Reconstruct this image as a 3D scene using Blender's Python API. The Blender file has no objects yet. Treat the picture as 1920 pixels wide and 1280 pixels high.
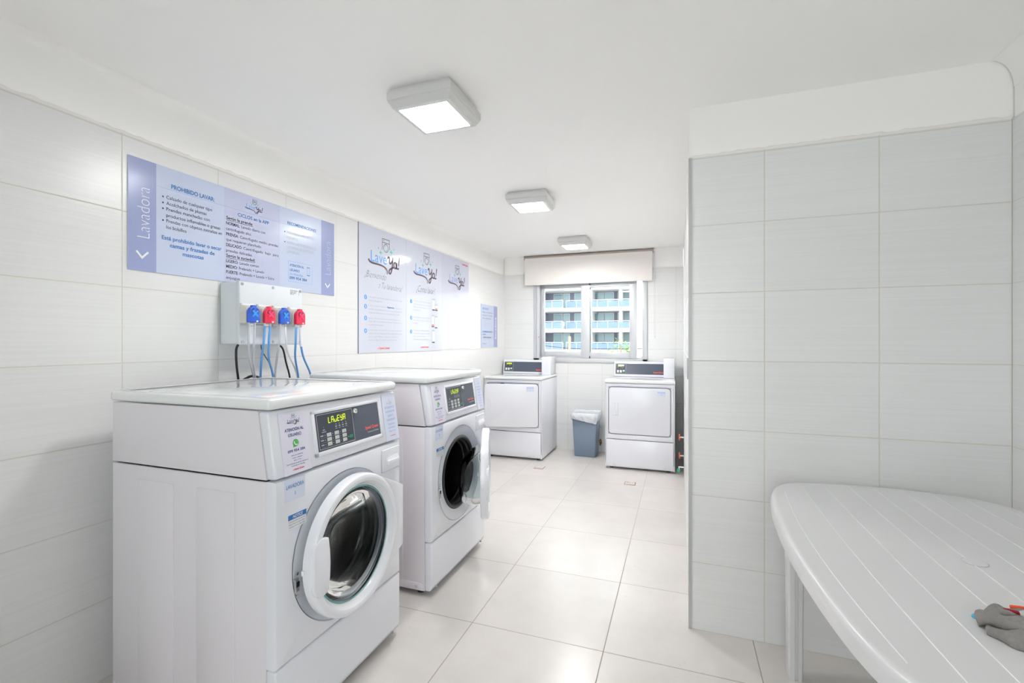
import bpy, bmesh, math, random
from mathutils import Vector, Matrix
R = math.radians
PI = math.pi
random.seed(7)
S = bpy.context.scene
C = S.collection

# ------------------------------------------------------------------ camera
cam_d = bpy.data.cameras.new('camera'); cam_d.lens = 874.0 * 36 / 1920; cam_d.sensor_width = 36
cam_d.clip_start = 0.02; cam_d.clip_end = 400
cam = bpy.data.objects.new('camera', cam_d); C.objects.link(cam)
cam.location = (2.1021, 0.0, 1.3104)
cam.rotation_euler = (R(90), 0, math.atan(313.5 / 874.0))
S.camera = cam
# ------------------------------------------------------------------ view, world, lights
S.view_settings.view_transform = 'Standard'
S.view_settings.look = 'None'
S.view_settings.gamma = 1
S.view_settings.exposure = 1.06
S.view_settings.use_curve_mapping = False
S.cycles.max_bounces = 14
S.cycles.diffuse_bounces = 8
S.cycles.glossy_bounces = 6
S.cycles.transmission_bounces = 10
S.cycles.transparent_max_bounces = 12
S.cycles.sample_clamp_indirect = 6
S.cycles.caustics_reflective = False
S.cycles.caustics_refractive = False
try:
    S.cycles.use_denoising = True
except Exception:
    pass
W = bpy.data.worlds.new('sky'); S.world = W; W.use_nodes = True
bg = W.node_tree.nodes['Background']
bg.inputs['Color'].default_value = (0.97, 0.98, 1.0, 1)
bg.inputs['Strength'].default_value = 2.6
LAMP_L = (38.0, 44.0, 54.0, 14.0)       # emission of the ceiling lamps, near to far (the last: an added, unseen fill lamp behind the camera)

def portal(name, loc, rot, sx, sy):
    l = bpy.data.lights.new(name, 'AREA'); l.shape = 'RECTANGLE'; l.size = sx; l.size_y = sy
    l.cycles.is_portal = True
    o = bpy.data.objects.new(name, l); C.objects.link(o); o.location = loc; o.rotation_euler = rot
portal('window_portal', (1.08, 5.70, 1.55), (R(-90), 0, 0), 1.35, 0.95)      # sky light through the far window
portal('door_portal', (2.0, -1.72, 1.12), (R(90), 0, 0), 1.4, 2.2)        # sky light through the added door opening behind the camera

# ------------------------------------------------------------------ materials
MATS = {}
def mat(name, col, rough=0.5, metal=0.0, spec=0.5, coat=0.0, emit=None, es=0.0, trans=0.0, ior=1.5, alpha=1.0, bump=None, vary=0.0, vscale=8.0, sss=0):
    if name in MATS: return MATS[name]
    m = bpy.data.materials.new(name); m.use_nodes = True
    nt = m.node_tree; b = nt.nodes['Principled BSDF']
    b.inputs['Base Color'].default_value = (*col, 1)
    b.inputs['Roughness'].default_value = rough
    b.inputs['Metallic'].default_value = metal
    b.inputs['Specular IOR Level'].default_value = spec
    b.inputs['Coat Weight'].default_value = coat
    b.inputs['Coat Roughness'].default_value = 0.06
    b.inputs['IOR'].default_value = ior
    b.inputs['Transmission Weight'].default_value = trans
    b.inputs['Alpha'].default_value = alpha
    if emit:
        b.inputs['Emission Color'].default_value = (*emit, 1); b.inputs['Emission Strength'].default_value = es
    if vary or bump:
        g = nt.nodes.new('ShaderNodeNewGeometry')
        n = nt.nodes.new('ShaderNodeTexNoise'); n.inputs['Scale'].default_value = vscale; n.inputs['Detail'].default_value = 5
        nt.links.new(g.outputs['Position'], n.inputs['Vector'])
        if vary:
            mx = nt.nodes.new('ShaderNodeMix'); mx.data_type = 'RGBA'
            mx.inputs['A'].default_value = (*[c * (1 - vary) for c in col], 1)
            mx.inputs['B'].default_value = (*[min(1, c * (1 + vary)) for c in col], 1)
            nt.links.new(n.outputs['Fac'], mx.inputs['Factor']); nt.links.new(mx.outputs['Result'], b.inputs['Base Color'])
        if bump:
            n2 = nt.nodes.new('ShaderNodeTexNoise'); n2.inputs['Scale'].default_value = bump[0]; n2.inputs['Detail'].default_value = 3
            nt.links.new(g.outputs['Position'], n2.inputs['Vector'])
            bp = nt.nodes.new('ShaderNodeBump'); bp.inputs['Strength'].default_value = bump[1]; bp.inputs['Distance'].default_value = 0.002
            nt.links.new(n2.outputs['Fac'], bp.inputs['Height']); nt.links.new(bp.outputs['Normal'], b.inputs['Normal'])
    MATS[name] = m
    return m

def tile_mat(name, au, ou, pu, av, ov, pv, gw, col, grout, rough, streak=None, cloud=0.0, coat=0.0, bump=0.3, varr=0.0, marks=False):
    """tiles laid on world axes au (running) and av, origin ou/ov, pitch pu/pv, grout width gw"""
    m = bpy.data.materials.new(name); m.use_nodes = True
    nt = m.node_tree; N = nt.nodes; L = nt.links; b = N['Principled BSDF']
    g = N.new('ShaderNodeNewGeometry'); sp = N.new('ShaderNodeSeparateXYZ'); L.new(g.outputs['Position'], sp.inputs[0])
    def M(op, a, bb=None, c=None):
        n = N.new('ShaderNodeMath'); n.operation = op
        for i, x in enumerate((a, bb, c)):
            if x is None: continue
            if isinstance(x, (int, float)): n.inputs[i].default_value = x
            else: L.new(x, n.inputs[i])
        return n.outputs[0]
    def line(axis, o, p):
        t = M('DIVIDE', M('SUBTRACT', sp.outputs[axis], o), p)
        fr = M('FRACT', M('ADD', t, 100.5)); d = M('MULTIPLY', M('ABSOLUTE', M('SUBTRACT', fr, 0.5)), p)
        idx = M('FLOOR', M('ADD', t, 100.0))
        return d, idx
    du, iu = line(au, ou, pu); dv, iv = line(av, ov, pv)
    d = M('MINIMUM', du, dv)
    mr = N.new('ShaderNodeMapRange'); mr.interpolation_type = 'SMOOTHSTEP'
    L.new(d, mr.inputs['Value']); mr.inputs['From Min'].default_value = gw * 0.5; mr.inputs['From Max'].default_value = gw * 0.5 + 0.0012
    mask = mr.outputs['Result']
    cmb = N.new('ShaderNodeCombineXYZ'); L.new(iu, cmb.inputs[0]); L.new(iv, cmb.inputs[1])
    wn = N.new('ShaderNodeTexWhiteNoise'); L.new(cmb.outputs[0], wn.inputs['Vector'])
    # tile body colour
    fac = M('MULTIPLY', wn.outputs['Value'], varr)
    if cloud:
        n = N.new('ShaderNodeTexNoise'); n.inputs['Scale'].default_value = 3.5; n.inputs['Detail'].default_value = 8; n.inputs['Roughness'].default_value = 0.65
        L.new(g.outputs['Position'], n.inputs['Vector'])
        fac = M('ADD', fac, M('MULTIPLY', n.outputs['Fac'], cloud))
    hgt = mask
    if streak:
        mp = N.new('ShaderNodeMapping'); L.new(g.outputs['Position'], mp.inputs['Vector'])
        sc = [1, 1, 1]; sc['XYZ'.index(au)] = streak[0]; sc['XYZ'.index(av)] = streak[1]
        mp.inputs['Scale'].default_value = sc
        n = N.new('ShaderNodeTexNoise'); n.inputs['Scale'].default_value = 1.0; n.inputs['Detail'].default_value = 4
        L.new(mp.outputs[0], n.inputs['Vector'])
        fac = M('ADD', fac, M('MULTIPLY', n.outputs['Fac'], streak[2]))
        hgt = M('ADD', mask, M('MULTIPLY', n.outputs['Fac'], streak[3]))
    body = N.new('ShaderNodeMix'); body.data_type = 'RGBA'
    body.inputs['A'].default_value = (*[min(1, c * 1.04) for c in col], 1); body.inputs['B'].default_value = (*[c * 0.80 for c in col], 1)
    L.new(fac, body.inputs['Factor'])
    bodyo = body.outputs['Result']
    if marks:   # faint dried footprints and scuffs on the floor
        n = N.new('ShaderNodeTexNoise'); n.inputs['Scale'].default_value = 1.7; n.inputs['Detail'].default_value = 2
        L.new(g.outputs['Position'], n.inputs['Vector'])
        n2 = N.new('ShaderNodeTexNoise'); n2.inputs['Scale'].default_value = 60; n2.inputs['Detail'].default_value = 3
        L.new(g.outputs['Position'], n2.inputs['Vector'])
        k = M('MULTIPLY', M('GREATER_THAN', n.outputs['Fac'], 0.62), M('GREATER_THAN', n2.outputs['Fac'], 0.66))
        mk = N.new('ShaderNodeMix'); mk.data_type = 'RGBA'; mk.inputs['B'].default_value = (0.50, 0.47, 0.44, 1)
        L.new(M('MULTIPLY', k, 0.35), mk.inputs['Factor']); L.new(bodyo, mk.inputs['A']); bodyo = mk.outputs['Result']
    mx = N.new('ShaderNodeMix'); mx.data_type = 'RGBA'; mx.inputs['A'].default_value = (*grout, 1)
    L.new(mask, mx.inputs['Factor']); L.new(bodyo, mx.inputs['B']); L.new(mx.outputs['Result'], b.inputs['Base Color'])
    b.inputs['Coat Weight'].default_value = coat; b.inputs['Coat Roughness'].default_value = 0.12
    rr = M('ADD', M('MULTIPLY', mask, rough - 0.75), 0.75); L.new(rr, b.inputs['Roughness'])
    bp = N.new('ShaderNodeBump'); bp.inputs['Strength'].default_value = bump; bp.inputs['Distance'].default_value = 0.002
    L.new(hgt, bp.inputs['Height']); L.new(bp.outputs['Normal'], b.inputs['Normal'])
    return m

TW, TH = 0.4137, 0.3058
TC = (0.80, 0.805, 0.80); GR = (0.64, 0.61, 0.55)
ST = (1.5, 110.0, 0.42, 0.7)
M_tile_left = tile_mat('wall_tile_left', 'Y', 1.231, TW, 'Z', 0.0, TH, 0.003, TC, GR, 0.27, ST, 0.1, varr=0.12, bump=0.35)
M_tile_back = tile_mat('wall_tile_back', 'X', 1.240, TW, 'Z', 0.0, TH, 0.003, TC, GR, 0.27, ST, 0.1, varr=0.12, bump=0.35)
M_tile_part = tile_mat('wall_tile_partition', 'X', 2.4518, TW, 'Z', 0.0, TH, 0.003, TC, GR, 0.27, ST, 0.1, varr=0.12, bump=0.35)
M_tile_right = tile_mat('wall_tile_right', 'Y', 2.281, TW, 'Z', 0.0, TH, 0.003, TC, GR, 0.27, ST, 0.1, varr=0.12, bump=0.35)
M_floor = tile_mat('floor_tile', 'X', 1.194, 0.606, 'Y', 1.985, 0.5985, 0.0028, (0.735, 0.70, 0.67), (0.34, 0.29, 0.25), 0.25, None, 0.9, varr=0.2, bump=0.12, marks=True)
M_paint = mat('white_paint', (0.93, 0.92, 0.905), 0.6, bump=(40, 0.05))
M_ceil = mat('ceiling_paint', (0.955, 0.945, 0.93), 0.7)
M_grout = mat('grout_bead', (0.84, 0.82, 0.79), 0.6)
M_enamel = mat('white_enamel', (0.77, 0.785, 0.84), 0.22, coat=0.4)
M_side = mat('painted_side_steel', (0.76, 0.735, 0.775), 0.32, coat=0.15)
M_lid = mat('porcelain_lid', (0.82, 0.845, 0.85), 0.12, coat=0.6)
M_plastic = mat('white_plastic', (0.80, 0.81, 0.86), 0.25, coat=0.2)
M_recess = mat('pale_blue_plastic', (0.76, 0.80, 0.87), 0.2, coat=.4)
M_bezel = mat('silver_bezel', (0.62, 0.64, 0.66), 0.25, metal=0.4)
M_panel = mat('slate_overlay', (0.075, 0.092, 0.13), 0.22)
M_panel2 = mat('dark_overlay', (0.045, 0.055, 0.078), 0.3)
M_black = mat('black_rubber', (0.012, 0.012, 0.014), 0.4)
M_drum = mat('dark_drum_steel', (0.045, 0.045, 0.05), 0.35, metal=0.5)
M_steel = mat('stainless', (0.62, 0.62, 0.62), 0.28, metal=1.0)
M_chrome = mat('chrome', (0.85, 0.84, 0.82), 0.12, metal=1.0)
M_glass = mat('door_glass', (0.90, 0.97, 0.965), 0.0, trans=1.0, ior=1.22)
M_tube = mat('clear_tubing', (0.90, 0.90, 0.97), 0.08, trans=0.55, ior=1.38)
M_led = mat('yellow_green_digits', (0.6, 0.8, 0.0), 0.4, emit=(0.72, 0.95, 0.0), es=0.42)
M_key = mat('grey_keys', (0.58, 0.60, 0.58), 0.5)
M_green = mat('green_start_key', (0.0, 0.30, 0.14), 0.5)
M_white = mat('white_print', (0.80, 0.82, 0.85), 0.5)
M_grey = mat('grey_print', (0.42, 0.45, 0.50), 0.5)
M_lgrey = mat('pale_print', (0.60, 0.61, 0.65), 0.5)
M_red = mat('red_print', (0.75, 0.03, 0.02), 0.5)
M_redp = mat('salmon_print', (0.86, 0.13, 0.10), 0.5)
M_orange = mat('orange_red_print', (0.90, 0.12, 0.03), 0.5)
M_blue = mat('blue_print', (0.03, 0.19, 0.50), 0.5)
M_navy = mat('navy_print', (0.035, 0.06, 0.28), 0.5)
M_lblue = mat('light_blue_print', (0.11, 0.37, 0.80), 0.5)
M_lavnd = mat('lavender_print', (0.30, 0.36, 0.66), 0.5)
M_teal = mat('teal_print', (0.12, 0.56, 0.50), 0.5)
M_ink = mat('dark_ink', (0.06, 0.055, 0.075), 0.5)
M_plum = mat('plum_ink', (0.10, 0.065, 0.10), 0.5)
M_wgreen = mat('bright_green_print', (0.08, 0.45, 0.09), 0.5)
M_paper = mat('laminated_paper', (0.70, 0.69, 0.80), 0.3)
M_label = mat('pale_blue_label', (0.66, 0.71, 0.85), 0.4)
M_signL = mat('sign_pale_blue', (0.54, 0.60, 0.76), 0.2, spec=.3)
M_signM = mat('sign_pale_lilac', (0.52, 0.55, 0.72), 0.2, spec=.3)
M_signB = mat('sign_periwinkle', (0.33, 0.37, 0.60), 0.2, spec=.3)
M_signW = mat('sign_white_lilac', (0.62, 0.65, 0.74), 0.10, spec=.16)
M_signW2 = mat('sign_white_lilac_far', (0.60, 0.615, 0.73), 0.10, spec=.16)
M_edge = mat('sign_edge', (0.20, 0.23, 0.30), 0.4)
M_box = mat('enclosure_grey', (0.66, 0.70, 0.73), 0.38, bump=(300, 0.04))
M_pumpb = mat('pump_beige', (0.60, 0.58, 0.54), 0.4)
M_pumpp = mat('pump_plate', (0.50, 0.48, 0.44), 0.4)
M_capb = mat('pump_blue', (0.01, 0.10, 0.62), 0.15, coat=0.5)
M_capb2 = mat('pump_blue_rotor', (0.03, 0.30, 0.85), 0.3)
M_capr = mat('pump_crimson', (0.75, 0.005, 0.06), 0.15, coat=0.5)
M_capr2 = mat('pump_crimson_rotor', (0.90, 0.04, 0.14), 0.3)
M_capd = mat('pump_dark_plastic', (0.02, 0.02, 0.08), 0.3)  # near-black patches either side of the rotor
M_bluet = mat('blue_tubing', (0.13, 0.36, 0.72), 0.3)
M_cable = mat('black_cable', (0.01, 0.01, 0.012), 0.4)
M_alu = mat('aluminium_frame', (0.62, 0.635, 0.66), 0.35, metal=0.3)
M_alutrim = mat('aluminium_trim', (0.46, 0.475, 0.48), 0.45, metal=0.2)
M_blind = mat('cream_roller_fabric', (0.80, 0.765, 0.735), 0.8, bump=(400, 0.1))
M_taupe = mat('taupe_fabric_roll', (0.42, 0.35, 0.30), 0.7)
M_bin = mat('blue_grey_plastic_bin', (0.17, 0.225, 0.30), 0.38)
M_bag = mat('white_bin_liner', (0.78, 0.82, 0.86), 0.25, trans=0.15)
M_table = mat('white_resin_table', (0.70, 0.70, 0.705), 0.28, vary=0.03, vscale=3, bump=(120, 0.06))
M_lamp = mat('lamp_housing', (0.66, 0.66, 0.65), 0.35, metal=0.15)
M_sock = mat('grey_knit', (0.27, 0.255, 0.245), 0.9, vary=0.25, vscale=120, bump=(500, 0.6))
M_sockl = mat('pale_knit', (0.55, 0.54, 0.53), 0.9, bump=(500, 0.5))
M_sockr = mat('dark_red_knit', (0.35, 0.01, 0.02), 0.9)
M_socko = mat('orange_knit', (0.85, 0.10, 0.03), 0.8)
M_sockk = mat('black_knit', (0.012, 0.012, 0.02), 0.9)
M_sockb = mat('sky_blue_knit', (0.10, 0.48, 0.72), 0.8)

def diffuser_mat(i, e):
    m = bpy.data.materials.new('lit_diffuser'); m.use_nodes = True
    b = m.node_tree.nodes['Principled BSDF']; b.inputs['Base Color'].default_value = (0.8, 0.8, 0.8, 1)
    b.inputs['Emission Color'].default_value = (1.0, 0.985, 0.965, 1); b.inputs['Emission Strength'].default_value = e
    b.inputs['Roughness'].default_value = 0.15
    return m

def pane_mat():
    m = bpy.data.materials.new('window_glass'); m.use_nodes = True
    nt = m.node_tree; nt.nodes.remove(nt.nodes['Principled BSDF'])
    t = nt.nodes.new('ShaderNodeBsdfTransparent'); t.inputs[0].default_value = (0.95, 0.98, 0.97, 1)
    g = nt.nodes.new('ShaderNodeBsdfGlossy'); g.inputs['Roughness'].default_value = 0.02
    f = nt.nodes.new('ShaderNodeFresnel'); f.inputs[0].default_value = 1.45
    mx = nt.nodes.new('ShaderNodeMixShader')
    nt.links.new(f.outputs[0], mx.inputs[0]); nt.links.new(t.outputs[0], mx.inputs[1]); nt.links.new(g.outputs[0], mx.inputs[2])
    nt.links.new(mx.outputs[0], nt.nodes['Material Output'].inputs[0])
    return m
M_pane = pane_mat()

# ------------------------------------------------------------------ geometry helpers
class F:
    """a flat frame: origin o, in-plane axes u, v, outward n"""
    def __init__(s, o, u, v):
        s.o = Vector(o); s.u = Vector(u).normalized(); s.v = Vector(v).normalized(); s.n = s.u.cross(s.v)
    def p(s, a, b, c=0.0): return s.o + s.u * a + s.v * b + s.n * c
    def off(s, a, b, c=0.0): return F(s.p(a, b, c), s.u, s.v)
    def rot(s, ang):
        return F(s.o, s.u * math.cos(ang) + s.v * math.sin(ang), s.v * math.cos(ang) - s.u * math.sin(ang))

XY = F((0, 0, 0), (1, 0, 0), (0, 1, 0))

class MB:
    def __init__(s): s.v = []; s.f = []; s.m = []; s.ms = []
    def mi(s, m):
        if m not in s.ms: s.ms.append(m)
        return s.ms.index(m)
    def add(s, vs, fs, m):
        k = len(s.v); i = s.mi(m)
        s.v += [Vector(q) for q in vs]; s.f += [tuple(k + j for j in f) for f in fs]; s.m += [i] * len(fs)
        return s
    def bm(s, b, m, M=None):
        b.verts.ensure_lookup_table(); b.verts.index_update()
        vs = [(M @ v.co) if M else v.co.copy() for v in b.verts]
        s.add(vs, [[v.index for v in f.verts] for f in b.faces], m); b.free()
        return s
    def fbox(s, fr, a0, a1, b0, b1, c0, c1, m, bev=0.0, seg=2):
        b = bmesh.new(); bmesh.ops.create_cube(b, size=1)
        for v in b.verts: v.co = ((v.co.x + .5) * (a1 - a0) + a0, (v.co.y + .5) * (b1 - b0) + b0, (v.co.z + .5) * (c1 - c0) + c0)
        if bev: bmesh.ops.bevel(b, geom=b.edges[:], offset=bev, segments=seg, profile=0.5, affect='EDGES', clamp_overlap=True)
        M = Matrix((( fr.u.x, fr.v.x, fr.n.x, fr.o.x), (fr.u.y, fr.v.y, fr.n.y, fr.o.y), (fr.u.z, fr.v.z, fr.n.z, fr.o.z), (0, 0, 0, 1)))
        return s.bm(b, m, M)
    def box(s, x0, x1, y0, y1, z0, z1, m, bev=0.0, seg=2): return s.fbox(XY, x0, x1, y0, y1, z0, z1, m, bev, seg)
    def prism(s, fr, pts, c0, c1, m, bev=0.0, seg=2):
        b = bmesh.new()
        lo = [b.verts.new(fr.p(x, y, c0)) for x, y in pts]; hi = [b.verts.new(fr.p(x, y, c1)) for x, y in pts]
        n = len(pts)
        b.faces.new(hi); b.faces.new(lo[::-1])
        for i in range(n): b.faces.new((lo[i], lo[(i + 1) % n], hi[(i + 1) % n], hi[i]))
        bmesh.ops.recalc_face_normals(b, faces=b.faces[:])
        if bev:
            ed = [e for e in b.edges if len(e.link_faces) == 2 and e.calc_face_angle(0) > R(25)]
            bmesh.ops.bevel(b, geom=ed, offset=bev, segments=seg, profile=0.5, affect='EDGES', clamp_overlap=True)
        return s.bm(b, m)
    def ring(s, fr, rout, rin, c0, c1, m, n=72):
        """plate with a round hole; rout is a radius or a function of the angle"""
        vs = []; fs = []
        for i in range(n):
            t = 2 * PI * i / n; ro = rout(t) if callable(rout) else rout; cs, sn = math.cos(t), math.sin(t)
            vs += [fr.p(ro * cs, ro * sn, c0), fr.p(ro * cs, ro * sn, c1), fr.p(rin * cs, rin * sn, c1), fr.p(rin * cs, rin * sn, c0)]
        for i in range(n):
            a, b = 4 * i, 4 * ((i + 1) % n)
            for k in range(4): fs.append((a + k, b + k, b + (k + 1) % 4, a + (k + 1) % 4))
        return s.add(vs, fs, m)
    def platehole(s, fr, a0, a1, b0, b1, ca, cb, r, c0, c1, m, bev=0.006, n=96):
        """rectangular plate with rounded front edge and a round hole"""
        def rr(t, ins):
            cs, sn = math.cos(t), math.sin(t); best = 9
            if cs > 1e-9: best = min(best, (a1 - ins - ca) / cs)
            if cs < -1e-9: best = min(best, (a0 + ins - ca) / cs)
            if sn > 1e-9: best = min(best, (b1 - ins - cb) / sn)
            if sn < -1e-9: best = min(best, (b0 + ins - cb) / sn)
            return best
        angs = sorted([2 * PI * i / n for i in range(n)] + [math.atan2(y - cb, x - ca) % (2 * PI) for x in (a0, a1) for y in (b0, b1)])
        rows = []
        for t in angs:
            cs, sn = math.cos(t), math.sin(t); col = []
            for rad, c in ((rr(t, 0), c0), (rr(t, 0), c1 - bev), (rr(t, bev * .3), c1 - bev * .3), (rr(t, bev), c1), (r + .004, c1), (r, c1 - .004), (r, c0)):
                col.append(fr.p(ca + rad * cs, cb + rad * sn, c))
            rows.append(col)
        vs = [q for c in rows for q in c]; k = len(rows[0]); fs = []
        for i in range(len(rows)):
            j = (i + 1) % len(rows)
            for q in range(k): fs.append((i * k + q, j * k + q, j * k + (q + 1) % k, i * k + (q + 1) % k))
        return s.add(vs, fs, m)
    def lathe(s, fr, prof, m, n=72, cap=False, shift=None):
        """revolve (r, c) about fr.n ; shift(c) moves the centre in b"""
        vs = []; fs = []; k = len(prof)
        for i in range(n):
            t = 2 * PI * i / n
            for r, c in prof:
                db = shift(c) if shift else 0
                vs.append(fr.p(r * math.cos(t), r * math.sin(t) + db, c))
        for i in range(n):
            j = (i + 1) % n
            for q in range(k - 1): fs.append((i * k + q, j * k + q, j * k + q + 1, i * k + q + 1))
        if cap: fs.append(tuple(i * k + k - 1 for i in range(n))); fs.append(tuple(i * k for i in range(n))[::-1])
        return s.add(vs, fs, m)
    def cyl(s, p0, p1, r0, m, r1=None, n=20):
        p0, p1 = Vector(p0), Vector(p1); d = (p1 - p0).normalized()
        a = Vector((0, 0, 1)) if abs(d.z) < .9 else Vector((1, 0, 0))
        u = d.cross(a).normalized(); v = d.cross(u); r1 = r0 if r1 is None else r1
        vs = []
        for i in range(n):
            t = 2 * PI * i / n; w = u * math.cos(t) + v * math.sin(t); vs += [p0 + w * r0, p1 + w * r1]
        fs = [(2 * i, 2 * ((i + 1) % n), 2 * ((i + 1) % n) + 1, 2 * i + 1) for i in range(n)]
        fs.append(tuple(2 * i for i in range(n))[::-1]); fs.append(tuple(2 * i + 1 for i in range(n)))
        return s.add(vs, fs, m)
    def tube(s, pts, r, m, n=12, sub=6):
        P = [Vector(p) for p in pts]; Q = []
        E = [P[0] * 2 - P[1]] + P + [P[-1] * 2 - P[-2]]
        for i in range(1, len(E) - 2):
            a, b, c, d = E[i - 1:i + 3]
            for k in range(sub):
                t = k / sub
                Q.append(.5 * ((2 * b) + (-a + c) * t + (2 * a - 5 * b + 4 * c - d) * t * t + (-a + 3 * b - 3 * c + d) * t ** 3))
        Q.append(P[-1]); vs = []; u = None
        for i, q in enumerate(Q):
            d = (Q[min(i + 1, len(Q) - 1)] - Q[max(i - 1, 0)]).normalized()
            if u is None: u = d.orthogonal().normalized()
            u = (u - d * u.dot(d)).normalized(); v = d.cross(u)
            rr = r(i / (len(Q) - 1)) if callable(r) else r
            for k in range(n): vs.append(q + (u * math.cos(2 * PI * k / n) + v * math.sin(2 * PI * k / n)) * rr)
        fs = [(i * n + k, i * n + (k + 1) % n, (i + 1) * n + (k + 1) % n, (i + 1) * n + k) for i in range(len(Q) - 1) for k in range(n)]
        fs.append(tuple(range(n))[::-1]); fs.append(tuple((len(Q) - 1) * n + k for k in range(n)))
        return s.add(vs, fs, m)
    def poly(s, fr, pts, m, c=0.0): return s.add([fr.p(x, y, c) for x, y in pts], [tuple(range(len(pts)))], m)
    def rect(s, fr, a0, a1, b0, b1, m, c=0.0): return s.poly(fr, [(a0, b0), (a1, b0), (a1, b1), (a0, b1)], m, c)
    def disc(s, fr, a, b, r, m, c=0.0, n=24, sy=1.0): return s.poly(fr, [(a + r * math.cos(2 * PI * i / n), b + r * sy * math.sin(2 * PI * i / n)) for i in range(n)], m, c)
    def line(s, fr, pts, w, m, c=0.0, closed=False):
        P = [Vector((x, y)) for x, y in pts]; n = len(P)
        L = []; Rr = []
        for i in range(n):
            a = P[(i - 1) % n] if (closed or i > 0) else P[i]; b = P[(i + 1) % n] if (closed or i < n - 1) else P[i]
            if closed or (0 < i < n - 1):
                d1 = (P[i] - a).normalized(); d2 = (b - P[i]).normalized()
                t = (d1 + d2); t = t.normalized() if t.length > 1e-6 else d1
                k = 1 / max(.5, t.dot(d1))
            else: t = (b - a).normalized(); k = 1
            ww = w(i / max(1, n - 1)) if callable(w) else w
            q = Vector((-t.y, t.x)) * ww * .5 * k
            L.append(P[i] + q); Rr.append(P[i] - q)
        vs = [fr.p(p.x, p.y, c) for p in Rr] + [fr.p(p.x, p.y, c) for p in L]
        fs = [(i, (i + 1) % n, n + (i + 1) % n, n + i) for i in range(n if closed else n - 1)]
        return s.add(vs, fs, m)
    def build(s, name, parent=None, smooth=35, label=None):
        me = bpy.data.meshes.new(name)
        o0 = Vector((0, 0, 0)); q = parent
        while q is not None: o0 += q.location; q = q.parent
        me.from_pydata([v - o0 for v in s.v], [], s.f)
        for m in s.ms: me.materials.append(m)
        me.polygons.foreach_set('material_index', s.m)
        me.update()
        if any(m in (M_glass, M_tube) for m in s.ms):
            b = bmesh.new(); b.from_mesh(me); bmesh.ops.remove_doubles(b, verts=b.verts[:], dist=1e-5); bmesh.ops.recalc_face_normals(b, faces=b.faces[:]); b.to_mesh(me); b.free()
        if smooth:
            me.shade_smooth(); me.set_sharp_from_angle(angle=R(smooth))
        o = bpy.data.objects.new(name, me); C.objects.link(o)
        if parent: o.parent = parent
        if label: o['label'] = label
        return o

# --- lettering
_g = {}
def glyphs(t, bold, shear):
    k = (t, bold, shear)
    if k not in _g:
        cu = bpy.data.curves.new('t', 'FONT'); cu.body = t; cu.size = 1; cu.offset = bold; cu.shear = shear; cu.resolution_u = 3
        o = bpy.data.objects.new('t', cu); C.objects.link(o)
        me = bpy.data.meshes.new_from_object(o)
        _g[k] = ([(v.co.x, v.co.y) for v in me.vertices], [tuple(p.vertices) for p in me.polygons])
        bpy.data.objects.remove(o); bpy.data.curves.remove(cu); bpy.data.meshes.remove(me)
    return _g[k]
_c = {}
def txt(mb, fr, t, a, b, cap, m, w=None, al='L', bold=0.0, shear=0.0, c=0.0):
    """text t, baseline start (a, b), capital height cap, optional exact width w"""
    if 'H' not in _c: _c['H'] = max(y for x, y in glyphs('H', 0, 0)[0])
    vs, fs = glyphs(t, bold, shear)
    if not vs: return mb
    x0 = min(x for x, y in vs); x1 = max(x for x, y in vs); k = cap / _c['H']
    kx = (w / (x1 - x0)) if w else k * 0.92
    ww = kx * (x1 - x0); a -= {'L': 0, 'C': ww / 2, 'R': ww}[al]
    return mb.add([fr.p(a + (x - x0) * kx, b + y * k, c) for x, y in vs], fs, m)

def bez(p0, p1, p2, p3, n=10):
    out = []
    for i in range(n + 1):
        t = i / n; u = 1 - t
        out.append(tuple(u ** 3 * a + 3 * u * u * t * b + 3 * u * t * t * c + t ** 3 * d for a, b, c, d in zip(p0, p1, p2, p3)))
    return out

def star(mb, fr, a, b, r, m, c=0):
    pts = []
    for i in range(8):
        rr = r if i % 2 == 0 else r * .27; t = PI * i / 4
        pts.append((a + rr * .72 * math.cos(t), b + rr * math.sin(t)))
    mb.add([fr.p(a, b, c)] + [fr.p(x, y, c) for x, y in pts], [(0, 1 + i, 1 + (i + 1) % 8) for i in range(8)], m)

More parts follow.
